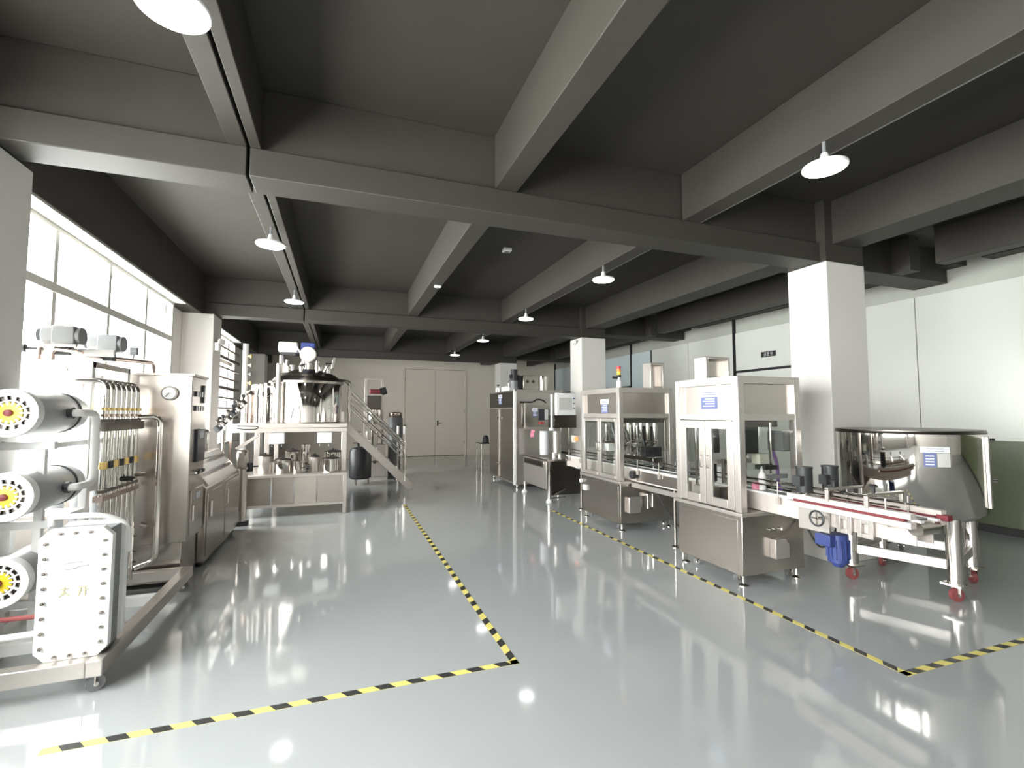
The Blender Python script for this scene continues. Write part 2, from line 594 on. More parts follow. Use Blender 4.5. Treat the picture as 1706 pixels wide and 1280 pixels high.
# ================================================================== FLOOR TAPE
def tape(name_label, p, q, first, n):
    p, q = Vector(p), Vector(q)
    d = (q - p).normalized()
    r = Vector((d.y, -d.x, 0))
    t = thing('hazard_tape', name_label, 'tape', ((p.x + q.x) / 2, (p.y + q.y) / 2, 0), 'black and yellow floor tape')
    w = 0.025
    def quad(a, b, sk, z0, z1):
        A, B = p + d * a, p + d * b
        lo = [A - r * w - d * sk, A + r * w + d * sk, B + r * w + d * sk, B - r * w - d * sk]
        return G().hexa([(v.x, v.y, z0) for v in lo] + [(v.x, v.y, z1) for v in lo])
    quad(0, (q - p).length, 0, 0.0005, 0.0015).put('yellow_band', TAPEY, t)
    s0 = None
    for k in range(n):
        a = first + k * 0.1825
        if a + 0.1 > (q - p).length:
            break
        if s0 is None:
            s0 = quad(a, a + 0.085, 0.018, 0.0015, 0.0022).put('stripe', TAPEK, t)
        else:
            again(s0, t, tuple(d * (a - first)))
    return t


tape('long hazard tape strip running from the front corner back towards the steps', (1.085, 2.93, 0), (1.085, 8.55, 0), 0.07, 40)
tape('hazard tape strip crossing the bright floor below the water treatment skid', (1.11, 2.955, 0), (-1.3, 2.955, 0), 0.06, 20)
tape('long hazard tape strip along the feet of the filling machines', (3.305, 1.99, 0), (3.305, 7.3, 0), 0.07, 40)
tape('short hazard tape strip in front of the hopper tank', (3.28, 2.01, 0), (5.2, 2.01, 0), 0.07, 14)
# PART2

# ================================================================== PACKING LINE (right side)
CREAMY = mat('cream_plate', (0.60, 0.54, 0.50), 0.4)
DRED = mat('dark_red_rubber', (0.17, 0.02, 0.03), 0.5)
def foot(parent, x, y, z1, r=0.016):
    return G().rod((x, y, 0.02), (x, y, z1), r, 10).lathe((x, y, 0), [(0.045, 0), (0.045, 0.008), (0.02, 0.024)], 16).put('foot', POLISH, parent)


def caster(parent, x, y, z1, wheel, r=0.04, ang=0.0):
    f = G()
    c, s = math.cos(ang), math.sin(ang)
    for k in (-1, 1):
        ox, oy = -s * 0.024 * k, c * 0.024 * k
        f.bar((x + ox, y + oy, r), (x + ox, y + oy, z1 - 0.01), 0.006, 0.03)
    f.box(x - 0.035, x + 0.035, y - 0.035, y + 0.035, z1 - 0.012, z1)
    fo = f.put('caster', STEEL, parent)
    G().rod((x + s * 0.017, y - c * 0.017, r), (x - s * 0.017, y + c * 0.017, r), r, 20).put('wheel', wheel, fo)
    G().rod((x + s * 0.032, y - c * 0.032, r), (x - s * 0.032, y + c * 0.032, r), r * 0.28, 10).put('axle', POLISH, fo)
    return fo


def spec_label(parent, axis, w, u0, u1, v0, v1):
    """printed sheet: white head strip over a blue block with text lines; lies on plane axis = w (facing minus)"""
    def P(a, b, c, d, t, m, nm, par):
        g = G()
        if axis == 'x':
            g.box(w - t, w, a, b, c, d)
        else:
            g.box(a, b, w - t, w, c, d)
        return g.put(nm, m, par)
    vm = v1 - (v1 - v0) * 0.36
    sh = P(u0, u1, vm, v1, 0.003, PAPER, 'label_sheet', parent)
    P(u0 + 0.02 * (u1 - u0) / 0.2, u1 - 0.02 * (u1 - u0) / 0.2, v0, vm, 0.002, NAVY, 'blue_block', sh)
    for k in range(4):
        vv = v0 + (vm - v0) * (0.2 + 0.2 * k)
        P(u0 + (u1 - u0) * 0.22, u1 - (u1 - u0) * (0.2 + 0.12 * (k % 2)), vv, vv + (vm - v0) * 0.09, 0.003, PAPER, 'text_line', sh)
    for k in range(2):
        vv = vm + (v1 - vm) * (0.3 + 0.3 * k)
        P(u0 + (u1 - u0) * 0.15, u1 - (u1 - u0) * 0.2, vv, vv + (v1 - vm) * 0.12, 0.004, NAVY, 'text_line', sh)


def enclosure(t, x0, x1, y0, y1, pw, fr, zt=1.95, zh=1.53):
    """post-and-panel machine housing on a steel base cabinet"""
    b = G().box(x0 + 0.01, x1 - 0.01, y0 + 0.01, y1 - 0.01, 0.10, 0.64).put('base_cabinet', STEEL, t, bev=0.006)
    G().box(x0 + 0.006, x0 + 0.012, y0 + 0.06, y1 - 0.06, 0.14, 0.60).put('access_door', STEEL, b, bev=0.002)
    G().box(x0 - 0.015, x1 + 0.015, y0 - 0.015, y1 + 0.015, 0.64, 0.675).put('table_top', SATIN, t, bev=0.004)
    for x in (x0, x1 - pw):
        for y in (y0, y1 - pw):
            G().box(x, x + pw, y, y + pw, 0.675, zt).put('post', SATIN, t, bev=0.006)
    # hood rails and recessed hood panels
    for z0, z1 in ((zh, zh + 0.06), (zt - 0.07, zt)):
        G().box(x0 + 0.004, x0 + 0.04, y0 + pw, y1 - pw, z0, z1).put('rail', SATIN, t)
        G().box(x1 - 0.04, x1 - 0.004, y0 + pw, y1 - pw, z0, z1).put('rail', SATIN, t)
        G().box(x0 + pw, x1 - pw, y0 + 0.004, y0 + 0.04, z0, z1).put('rail', SATIN, t)
        G().box(x0 + pw, x1 - pw, y1 - 0.04, y1 - 0.004, z0, z1).put('rail', SATIN, t)
    G().box(x0 + 0.045, x0 + 0.051, y0 + pw, y1 - pw, zh + 0.06, zt - 0.07).put('hood_panel', STEELH, t)
    G().box(x1 - 0.036, x1 - 0.03, y0 + pw, y1 - pw, zh + 0.06, zt - 0.07).put('hood_panel', STEELH, t)
    G().box(x0 + pw, x1 - pw, y0 + 0.045, y0 + 0.051, zh + 0.06, zt - 0.07).put('hood_panel', STEELH, t)
    G().box(x0 + pw, x1 - pw, y1 - 0.036, y1 - 0.03, zh + 0.06, zt - 0.07).put('hood_panel', STEELH, t)
    G().box(x0 + 0.02, x1 - 0.02, y0 + 0.02, y1 - 0.02, zt - 0.015, zt + 0.002).put('hood_top', STEELH, t)
    # two glazed doors on the aisle side
    ym = (y0 + y1) / 2
    for a, c in ((y0 + pw + 0.003, ym - 0.003), (ym + 0.003, y1 - pw - 0.003)):
        d = G().frame('x', x0 + 0.0, x0 + 0.03, a, c, 0.685, zh - 0.005, fr).put('door', SATIN, t, bev=0.005)
        G().box(x0 + 0.012, x0 + 0.018, a + fr - 0.004, c - fr + 0.004, 0.685 + fr - 0.004, zh - 0.005 - fr + 0.004).put('pane', ACRYL, d)
        yh = c - fr / 2 if a < ym - 0.1 and a == y0 + pw + 0.003 else a + fr / 2
        G().tube([(x0, yh, 1.05), (x0 - 0.025, yh, 1.05), (x0 - 0.025, yh, 1.17), (x0, yh, 1.17)], 0.006, 6, 0.01).put('handle', STEEL, d)
    # acrylic upper half on the short sides, back sheet
    for y in (y0 + 0.016, y1 - 0.022):
        G().box(x0 + pw, x1 - pw, y, y + 0.006, 1.06, zh).put('side_pane', ACRYL, t)
    G().box(x1 - 0.03, x1 - 0.024, y0 + pw, y1 - pw, 0.675, zh).put('back_pane', ACRYL, t)
    for x in (x0 + 0.06, x1 - 0.06):
        for y in (y0 + 0.06, y1 - 0.06):
            foot(t, x, y, 0.10)
    for x, y in ((x0 + 0.09, y0 + 0.16), (x0 + 0.09, y1 - 0.18), (x1 - 0.1, y0 + 0.12), (x1 - 0.1, y1 - 0.18)):
        caster(t, x, y, 0.10, GPAINT, 0.036, random.uniform(-1, 1))


# ---- near machine: capping machine
m1 = thing('capping_machine', 'tall steel capping machine beside the white column, with two narrow windows in its doors', 'machine', (3.88, 3.88, 0))
X0, X1, Y0, Y1 = 3.49, 4.28, 3.44, 4.33
enclosure(m1, X0, X1, Y0, Y1, 0.075, 0.085)
spec_label(m1, 'x', X0 + 0.044, 3.72, 4.0, 1.64, 1.83)
G().prism([(3.83, 0.24), (4.0, 0.24), (4.0, 0.36), (3.96, 0.42), (3.83, 0.42)], 'y', Y0 - 0.06, Y0 + 0.012).put('junction_box', SATIN, m1, bev=0.006)
for k in range(3):
    G().rod((3.83 + 0.065 * k, Y0 - 0.012, 0.50), (3.83 + 0.065 * k, Y0 + 0.012, 0.50), 0.012, 12).put('button', POLISH, m1)
# mechanism behind the panes
G().box(3.72, 3.92, 3.62, 3.82, 1.20, 1.50).put('head_motor', MOTOR, m1, bev=0.01)
G().rod((3.80, 3.70, 0.9), (3.80, 3.70, 1.22), 0.028, 16).lathe((3.80, 3.70, 1.18), [(0.05, 0), (0.055, 0.02), (0.05, 0.04)], 18).put('capping_spindle', POLISH, m1)
G().rod((3.82, 3.58, 0.86), (3.82, 3.58, 0.93), 0.035, 18).put('pink_ring', PINK, m1)
G().box(3.86, 3.98, 3.56, 3.66, 1.10, 1.20).put('sensor_box', CREAM, m1, bev=0.006)
G().box(3.86, 4.02, 3.50, 3.62, 1.05, 1.09).put('bracket_arm', RUBBER, m1)
for x, y in ((4.05, 3.60), (4.12, 4.15), (3.62, 4.16)):
    G().rod((x, y, 0.7), (x, y, 1.5), 0.015, 12).put('guide_rod', POLISH, m1)
G().tube([(4.10, 3.62, 1.22), (4.13, 3.60, 1.10), (4.14, 3.60, 0.88), (4.18, 3.60, 0.80)], 0.016, 8).put('air_hose', PURPLE, m1)
G().box(4.08, 4.2, 3.9, 4.1, 1.12, 1.34).put('relay_box', WPAINT, m1, bev=0.006)
G().box(3.98, 4.22, 3.56, 3.60, 0.95, 0.99).put('bracket_arm', GPAINT, m1)
G().box(3.62, 4.1, 3.86, 3.92, 1.08, 1.12).put('cross_arm', SATIN, m1)
G().box(3.58, 3.72, 3.60, 3.80, 0.70, 0.86).put('gear_box', DARKST, m1, bev=0.006)
G().box(3.56, 3.70, 3.92, 4.14, 0.70, 0.84).put('gear_box', SATIN, m1, bev=0.006)
G().lathe((3.90, 3.95, 0.92), [(0.12, 0), (0.12, 0.02), (0.05, 0.02), (0.05, 0.05)], 24).put('star_wheel', WPAINT, m1)
G().rod((3.74, 4.08, 1.18), (3.74, 4.08, 1.48), 0.09, 22).put('head_motor', MOTOR, m1)
G().box(3.95, 4.20, 3.75, 4.25, 0.70, 0.86).put('cam_box', DARKST, m1, bev=0.006)
G().box(4.12, 4.22, 3.52, 3.70, 1.22, 1.42).put('air_unit', GPAINT, m1, bev=0.006)
for k in range(4):
    G().rod((3.60 + 0.03 * k, 3.64 + 0.15 * k, 0.90), (3.60 + 0.03 * k, 3.64 + 0.15 * k, 1.10 + 0.04 * (k % 2)), 0.02, 12).put('cap_chuck', POLISH if k % 2 else RUBBER, m1)
G().box(3.60, 4.15, 3.60, 4.2, 1.46, 1.52).put('upper_plate', DARKST, m1)
# operator panel frame standing on the hood
G().frame('y', 3.94, 4.12, 3.58, 3.90, 1.952, 2.19, 0.03).put('operator_panel', SATIN, m1, bev=0.006)
G().box(3.61, 3.87, 4.02, 4.05, 1.98, 2.16).put('panel_back', STEELH, m1)

# ---- second machine: filling machine
m2 = thing('filling_machine', 'steel filling machine with a signal tower, further along the line', 'machine', (4.0, 6.1, 0))
X0, X1, Y0, Y1 = 3.57, 4.46, 5.58, 6.68
enclosure(m2, X0, X1, Y0, Y1, 0.07, 0.05)
spec_label(m2, 'x', X0 + 0.044, 5.92, 6.14, 1.60, 1.80)
G().box(3.68, 3.86, Y0 - 0.05, Y0 + 0.012, 0.25, 0.46).put('junction_box', SATIN, m2, bev=0.006)
for k, x in enumerate((3.97, 4.05)):
    f = G().rod((x, Y0 - 0.05, 0.30 + 0.02 * k), (x, Y0 - 0.05, 0.46), 0.022 + 0.006 * k, 14).rod((x, Y0 - 0.05, 0.46), (x, Y0 - 0.05, 0.50), 0.035, 14)
    f.box(x - 0.03, x + 0.03, Y0 - 0.04, Y0 + 0.012, 0.46, 0.5)
    f.put('air_filter', POLISH, m2)
G().rod((3.57, 6.64, 0.55), (3.53, 6.64, 0.55), 0.03, 14).box(3.545, 3.575, 6.5, 6.6, 0.42, 0.5).put('valve', WPAINT, m2)
tw = G().rod((3.60, 5.62, 1.95), (3.60, 5.62, 2.04), 0.035, 16).rod((3.60, 5.62, 2.04), (3.60, 5.62, 2.09), 0.018, 12).put('signal_tower', WPAINT, m2)
G().rod((3.60, 5.62, 2.09), (3.60, 5.62, 2.125), 0.028, 16).put('black_segment', RUBBER, tw)
G().rod((3.60, 5.62, 2.125), (3.60, 5.62, 2.165), 0.028, 16).put('amber_segment', YELLOW, tw)
G().rod((3.60, 5.62, 2.165), (3.60, 5.62, 2.205), 0.028, 16).put('orange_segment', ORANGE, tw)
G().rod((3.60, 5.62, 2.205), (3.60, 5.62, 2.245), 0.028, 16).put('red_segment', RED, tw)
G().box(3.50, 3.58, 5.61, 5.63, 2.07, 2.10).put('tower_bracket', MOTOR, tw)
G().frame('y', 5.75, 5.95, 4.22, 4.46, 1.952, 2.33, 0.035).put('operator_panel', SATIN, m2, bev=0.006)
G().box(4.25, 4.43, 5.85, 5.88, 1.98, 2.30).put('panel_back', STEELH, m2)
# pistons, nozzles, hoses
for k in range(6):
    y = 5.72 + 0.165 * k
    G().rod((3.95, y, 1.05), (3.95, y, 1.42), 0.018, 12).rod((3.95, y, 1.0), (3.95, y, 1.06), 0.008, 10).rod((3.95, y, 1.16), (3.95, y, 1.24), 0.03, 14).put('nozzle', POLISH, m2)
    G().rod((4.25, y, 0.95), (4.25, y, 1.45), 0.032, 16).lathe((4.25, y, 1.16), [(0.032, 0), (0.045, 0.01), (0.045, 0.03), (0.032, 0.04)], 16).put('piston', POLISH, m2)
    G().tube([(4.25, y, 1.10), (4.10, y + 0.03, 1.05), (4.02, y, 1.30), (3.95, y, 1.40)], 0.012, 8, 0.06).put('hose', ACRYL if k % 2 else GPAINT, m2)
G().box(3.90, 4.0, 5.68, 6.58, 1.13, 1.17).put('nozzle_rail', STEELH, m2)
G().box(4.16, 4.34, 5.68, 6.58, 0.90, 0.96).put('manifold', DARKST, m2)
G().box(4.02, 4.3, 5.64, 5.75, 0.98, 1.12).put('drive_unit', MOTOR, m2, bev=0.008)
G().rod((4.14, 5.62, 1.05), (4.14, 5.66, 1.05), 0.045, 20).put('knob', RUBBER, m2)
for x, y in ((3.70, 6.35), (3.70, 5.85), (4.36, 5.66)):
    G().rod((x, y, 0.68), (x, y, 1.5), 0.014, 10).put('guide_rod', POLISH, m2)
G().box(3.66, 3.78, 5.78, 5.95, 1.2, 1.38).put('relay_box', RUBBER, m2, bev=0.008)
G().box(3.64, 3.75, 5.98, 6.12, 1.05, 1.16).put('relay_box', WPAINT, m2, bev=0.008)

G().box(3.64, 4.40, 5.68, 6.6, 1.46, 1.52).put('upper_plate', DARKST, m2)
G().box(4.30, 4.42, 5.9, 6.5, 1.0, 1.4).put('valve_block', MOTOR, m2, bev=0.01)
G().tube([(3.72, 6.0, 1.46), (3.66, 5.9, 1.40), (3.66, 5.8, 1.2), (3.70, 5.74, 1.05)], 0.022, 10, 0.08).put('hose', GPAINT, m2)

# ---- conveyor through both machines
cv = thing('conveyor', 'long steel slat conveyor running through both machines to the hopper tank', 'conveyor', (3.85, 4.6, 0))
CX0, CX1, CY0, CY1 = 3.755, 3.945, 2.12, 7.55
for x in (CX0, CX1 - 0.012):
    G().box(x, x + 0.012, CY0 + 0.06, CY1, 0.68, 0.845).put('side_plate', CREAMY, cv, bev=0.003)
    G().box(x - 0.012, x + 0.024, CY0 + 0.02, CY1, 0.845, 0.862).put('wear_strip', PLAST, cv)
G().box(CX0 + 0.02, CX1 - 0.02, CY0 + 0.08, CY1, 0.835, 0.858).put('belt', GPAINT, cv)
for y in (CY0 + 0.06, CY1):
    G().rod((CX0 - 0.005, y, 0.80), (CX1 + 0.005, y, 0.80), 0.05, 18).put('end_roller', STEEL, cv)
G().box(CX0 - 0.02, CX0 + 0.01, 4.36, 5.56, 0.60, 0.66).put('cable_tray', SATIN, cv)
for x, z in ((CX0 - 0.01, 0.93), (CX0 - 0.01, 0.975), (CX1 + 0.01, 0.93)):
    G().rod((x, CY0 + 0.15, z), (x, CY1 - 0.05, z), 0.007, 8).put('guide_rail', POLISH, cv)
for y in (2.35, 2.8, 3.25, 4.5, 4.95, 5.4, 7.0, 7.4):
    for x, s in ((CX0 - 0.03, 1), (CX1 + 0.03, -1)):
        G().rod((x, y, 0.80), (x, y, 0.98), 0.006, 8).rod((x, y, 0.93), (x + 0.03 * s, y, 0.93), 0.006, 8).box(x - 0.012, x + 0.012, y - 0.015, y + 0.015, 0.78, 0.84).put('rail_bracket', SATIN, cv)
G().rod((CX0 - 0.06, 5.50, 0.77), (CX0 - 0.01, 5.50, 0.77), 0.055, 20).put('black_knob', RUBBER, cv)
G().box(CX0 - 0.012, CX0 + 0.001, 4.40, 5.45, 0.70, 0.83).put('fascia_plate', STEELH, cv)
for y in (4.75, 7.1):
    lg = G().rod((CX0 + 0.04, y, 0.03), (CX0 + 0.04, y, 0.69), 0.02, 12).rod((CX1 - 0.04, y, 0.03), (CX1 - 0.04, y, 0.69), 0.02, 12)
    lg.rod((CX0 + 0.04, y, 0.25), (CX1 - 0.04, y, 0.25), 0.012, 10)
    lg.lathe((CX0 + 0.04, y, 0), [(0.045, 0), (0.045, 0.01), (0.02, 0.03)], 14).lathe((CX1 - 0.04, y, 0), [(0.045, 0), (0.045, 0.01), (0.02, 0.03)], 14)
    lg.put('leg', STEEL, cv)

# ---- bottle clamping / belt unit at the conveyor's near end
bu = thing('belt_clamp_unit', 'cap tightening unit with two dark motors, hand wheel and red belts at the conveyor end', 'machine', (3.85, 2.6, 0.6))
for k, (x, y) in enumerate(((3.72, 2.98), (4.0, 2.96))):
    mo = G().rod((x, y, 0.93), (x, y, 1.13), 0.062, 22).rod((x, y, 1.13), (x, y, 1.145), 0.066, 22)
    mo.box(x - 0.10, x - 0.05, y - 0.04, y + 0.03, 0.99, 1.07)
    mt = mo.put('motor', MOTOR, bu)
    G().rod((x, y, 0.88), (x, y, 0.935), 0.045, 18).put('gear_head', POLISH, mt)
for x, nm in ((CX0 - 0.10, 'near'), (CX1 + 0.04, 'far')):
    G().box(x, x + 0.06, 2.15, 3.1, 0.872, 0.912).put('belt_plate', CREAMY, bu, bev=0.003)
    G().box(x, x + 0.06, 2.15, 3.1, 0.808, 0.850).put('belt_plate', CREAMY, bu, bev=0.003)
    g = G().box(x + 0.012, x + 0.056, 2.2, 3.05, 0.851, 0.871)
    if nm == 'far':
        g.box(x - 0.004, x + 0.05, 2.11, 2.18, 0.845, 0.885)
    g.put('red_belt', DRED, bu)
for y in (2.42, 2.72):
    G().box(CX0 - 0.11, CX1 + 0.11, y, y + 0.03, 0.985, 1.005).box(CX0 - 0.11, CX0 - 0.09, y, y + 0.03, 0.90, 1.0).box(CX1 + 0.09, CX1 + 0.11, y, y + 0.03, 0.90, 1.0).put('bridge', SATIN, bu, bev=0.003)
    G().rod((CX0 - 0.02, y + 0.015, 1.0), (CX0 - 0.02, y + 0.015, 1.05), 0.012, 10).lathe((CX0 - 0.02, y + 0.015, 1.05), [(0.028, 0), (0.03, 0.012), (0.02, 0.02)], 14).put('clamp_knob', RUBBER, bu)
hw = G().torus((CX0 - 0.14, 2.80, 0.755), 0.058, 0.008, 'x').put('hand_wheel', MOTOR, bu)
G().rod((CX0 - 0.14, 2.80, 0.755), (CX0 - 0.02, 2.80, 0.755), 0.012, 10).bar((CX0 - 0.14, 2.80, 0.70), (CX0 - 0.14, 2.80, 0.81), 0.008, 0.012).bar((CX0 - 0.14, 2.745, 0.755), (CX0 - 0.14, 2.855, 0.755), 0.008, 0.012).put('spokes', STEEL, hw)
for y in (2.50, 2.66):
    G().frame('x', CX0 - 0.035, CX0 - 0.015, y - 0.06, y + 0.06, 0.66, 0.80, 0.035).put('lift_bracket', SATIN, bu, bev=0.003)
G().prism([(3.05, 0.80), (2.78, 0.80), (2.78, 0.63), (3.05, 0.62)], 'x', CX0 - 0.03, CX0 - 0.015).put('gusset_plate', SATIN, bu)
bm_ = G().rod((CX0 + 0.06, 2.78, 0.62), (CX0 + 0.06, 2.78, 0.40), 0.075, 24)
bm_.rod((CX0 + 0.06, 2.78, 0.40), (CX0 + 0.06, 2.78, 0.365), 0.06, 24, 0.04)
for k in range(14):
    a = 2 * math.pi * k / 14
    cx, cy = CX0 + 0.06 + 0.078 * math.cos(a), 2.78 + 0.078 * math.sin(a)
    bm_.bar((cx, cy, 0.43), (cx, cy, 0.58), 0.006, 0.012)
bmo = bm_.put('blue_motor', BLUE, bu, label='blue drive motor hanging below the conveyor')
G().box(CX0 - 0.07, CX0 + 0.0, 2.75, 2.88, 0.53, 0.62).put('terminal_box', BLUE, bmo, bev=0.006)

# ---- cables hanging under the machines
for k, (pts, l) in enumerate((
        ([(4.05, 5.50, 0.62), (4.02, 5.2, 0.30), (4.1, 4.8, 0.03), (4.2, 4.4, 0.015), (4.15, 4.34, 0.02)], 'black cable drooping from the filling machine down to the floor'),
        ([(4.22, 3.40, 0.55), (4.2, 3.25, 0.35), (4.02, 3.0, 0.45), (3.98, 2.9, 0.64)], 'black cable looping from the capping machine up to the conveyor end'))):
    tag(G().tube(pts, 0.009, 8, 0.12).put('power_cable', RUBBER), l, 'cable')

# ---- bottles on the line
def bottle(x, y, z, h, r, label, cap, tip=True):
    b = thing('bottle', label, 'bottle', (x, y, z), 'white plastic bottles on the conveyor')
    G().lathe((x, y, z), [(r * 0.95, 0), (r, 0.006), (r, h * 0.52), (r * 0.9, h * 0.64), (r * 0.36, h * 0.74), (r * 0.34, h * 0.8)], 24).put('body', PLAST, b)
    g = G().lathe((x, y, z + h * 0.8), [(r * 0.42, 0), (r * 0.42, h * 0.06), (r * 0.2, h * 0.07), (r * 0.2, h * 0.14)], 18)
    if tip:
        g.box(x - 0.012, x + r * 0.9, y - 0.01, y + 0.01, z + h * 0.94, z + h * 0.99)
    g.put('cap', cap, b)


bottle(3.85, 4.62, 0.858, 0.29, 0.055, 'white bottle with pink cap standing between the two machines', PINK)
bottle(3.85, 4.02, 0.858, 0.27, 0.075, 'broad white bottle behind the capping machine window', PLAST, False)
bottle(3.86, 3.54, 0.858, 0.24, 0.034, 'slim white bottle in the open side of the capping machine', PLAST, False)
bottle(3.85, 6.12, 0.858, 0.2, 0.04, 'small white bottle under the filling nozzles', PLAST, False)

# ================================================================== HOPPER TANK ON CASTERS
TX, TY = 5.12, 3.02
hp = thing('hopper_tank', 'polished open steel hopper tank on red casters next to the column', 'tank', (TX, TY, 0))
TR = 0.548
G().lathe((TX, TY, 0), [(0.10, 0.585), (0.30, 0.61), (0.46, 0.66), (TR - 0.02, 0.71), (TR, 0.74), (TR, 1.42), (TR - 0.012, 1.42), (TR - 0.012, 0.75), (0.46, 0.68), (0.1, 0.60)], 72).put('shell', POLISH, hp)
G().torus((TX, TY, 1.425), TR + 0.004, 0.012, 'z', 64, 10).put('rim', DARKST, hp)
G().lathe((TX, TY, 1.43), [(0.02, 0.004), (TR - 0.02, 0.0), (TR + 0.01, 0.006), (TR + 0.01, 0.016), (TR - 0.02, 0.018), (0.02, 0.022)], 64).put('lid', DARKST, hp)
G().rod((TX, TY, 0.50), (TX, TY, 0.60), 0.045, 18).rod((TX, TY, 0.50), (TX - 0.2, TY - 0.1, 0.46), 0.03, 14).put('outlet', STEEL, hp)
LEGS = [(4.68, 3.28), (4.965, 2.60), (5.66, 2.83), (5.40, 3.46)]
for k, (x, y) in enumerate(LEGS):
    G().rod((x, y, 0.15), (x, y, 0.735), 0.058, 24).rod((x, y, 0.735), (x, y, 0.745), 0.066, 24).box(x - 0.075, x + 0.075, y - 0.075, y + 0.075, 0.135, 0.15).put('leg', POLISH, hp)
    caster(hp, x, y, 0.137, REDW, 0.055, (-0.35, -0.35, 0.9, 0.2)[k])
for a, b in ((0, 1), (1, 2), (2, 3), (3, 0)):
    G().bar((*LEGS[a], 0.30), (*LEGS[b], 0.30), 0.04, 0.085).put('brace', SATIN, hp, bev=0.004)
# jacket strip with slot, bolts and label on the shell
ang = math.atan2(2.56 - TY, 5.40 - TX)
def onshell(t, r, z):
    return (TX + r * math.cos(t), TY + r * math.sin(t), z)
g = G()
for k in range(9):
    t0, t1 = ang - 0.30 + 0.047 * k, ang - 0.30 + 0.047 * (k + 1)
    q = [onshell(t0, TR + 0.001, 0.78), onshell(t1, TR + 0.001, 0.78), onshell(t1, TR + 0.022, 0.78), onshell(t0, TR + 0.022, 0.78)]
    g.hexa(q + [(x, y, 1.39) for x, y, z in q])
js = g.put('jacket_strip', SATIN, hp)
G().rod(onshell(ang, TR + 0.02, 0.92), onshell(ang, TR + 0.02, 1.07), 0.008, 8).put('slot', RUBBER, js)
for z in (1.36, 1.0):
    G().rod(onshell(ang + 0.02, TR + 0.02, z), onshell(ang + 0.02, TR + 0.06, z), 0.014, 10).put('bolt', POLISH, js)
la = math.atan2(-0.78, -0.62)
def shell_sheet(t0, t1, z0, z1, lift, m, nm, par):
    gg = G()
    N = 8
    for k in range(N):
        a, b = t0 + (t1 - t0) * k / N, t0 + (t1 - t0) * (k + 1) / N
        q = [onshell(a, TR + 0.0006, z0), onshell(b, TR + 0.0006, z0), onshell(b, TR + lift, z0), onshell(a, TR + lift, z0)]
        gg.hexa(q + [(x, y, z1) for x, y, z in q])
    return gg.put(nm, m, par)
ls = shell_sheet(la - 0.20, la + 0.18, 1.26, 1.31, 0.002, PAPER, 'label_sheet', hp)
shell_sheet(la - 0.16, la + 0.0, 1.14, 1.26, 0.002, NAVY, 'blue_block', ls)
for k in range(4):
    shell_sheet(la - 0.14, la - 0.03, 1.155 + 0.024 * k, 1.165 + 0.024 * k, 0.003, PAPER, 'text_line', ls)
shell_sheet(la + 0.01, la + 0.18, 1.14, 1.255, 0.0015, SCREEN, 'grey_block', ls)
for k in range(2):
    shell_sheet(la - 0.12, la + 0.1, 1.272 + 0.018 * k, 1.279 + 0.018 * k, 0.003, INK, 'text_line', ls)

# ---- low cart standing by the wall behind the hopper
tr = thing('floor_trolley', 'low pale cart with sloping cover seen under the hopper tank', 'trolley', (5.95, 3.9, 0))
G().prism([(5.64, 0.50), (5.80, 0.40), (6.30, 0.17), (6.30, 0.13), (5.64, 0.13)], 'y', 3.74, 4.04).put('sloped_cover', SATIN, tr, bev=0.004)
G().box(5.66, 6.28, 3.75, 4.03, 0.10, 0.13).put('chassis', RUBBER, tr)
for x, y in ((6.24, 3.78), (5.7, 3.78), (5.7, 4.0), (6.24, 4.0)):
    caster(tr, x, y, 0.102, GPAINT, 0.042, 0.4)

# ================================================================== LABELLING MACHINE, CABINET (beyond the filling machine)
lb = thing('labelling_machine', 'labelling machine on a steel table with hanging control box and white touch screen', 'machine', (3.9, 8.4, 0))
G().box(3.50, 4.35, 7.80, 9.08, 0.73, 0.765).put('table_top', STEELH, lb, bev=0.004)
G().box(3.515, 4.33, 7.90, 9.06, 0.22, 0.73).put('cabinet_body', SATIN, lb, bev=0.004)
dw = G().box(3.507, 3.52, 8.0, 8.98, 0.60, 0.71).put('drawer', STEEL, lb, bev=0.004)
G().box(3.495, 3.507, 8.06, 8.92, 0.625, 0.685).put('drawer_recess', DARKST, dw)
G().box(3.60, 4.33, 7.87, 7.90, 0.12, 0.73).put('end_panel', DARKST, lb)
for x, y in ((3.545, 7.84), (4.3, 7.84), (3.545, 9.03), (4.3, 9.03)):
    G().rod((x, y, 0.06), (x, y, 0.73), 0.035, 18).put('leg', POLISH, lb)
    G().lathe((x, y, 0), [(0.055, 0), (0.06, 0.02), (0.035, 0.06)], 18).put('foot', WPAINT, lb)
G().rod((3.56, 7.84, 0.10), (3.86, 7.84, 0.23), 0.012, 8).rod((3.56, 7.84, 0.07), (3.86, 7.84, 0.08), 0.012, 8).put('brace', POLISH, lb)
cb = G().box(3.44, 4.12, 8.92, 9.16, 1.28, 1.80).put('control_box', STEELH, lb, bev=0.006)
G().frame('y', 8.905, 8.92, 3.50, 4.12, 1.28, 1.80, 0.03).put('box_rim', SATIN, cb)
G().box(3.80, 4.04, 8.90, 8.915, 1.45, 1.68).put('dark_display', DSCREEN, cb)
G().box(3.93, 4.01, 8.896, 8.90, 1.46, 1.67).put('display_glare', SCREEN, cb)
for k in range(2):
    G().rod((3.83 + 0.06 * k, 8.88, 1.395), (3.83 + 0.06 * k, 8.92, 1.395), 0.02, 12).put('red_button', RED, cb)
spec_label(cb, 'y', 8.917, 3.66, 3.78, 1.52, 1.70)
G().tube([(3.46, 9.1, 1.82), (3.75, 9.1, 1.82), (3.85, 9.1, 1.89), (4.0, 9.1, 1.86), (4.06, 9.1, 1.78)], 0.016, 8, 0.08).put('cable', RUBBER, cb)
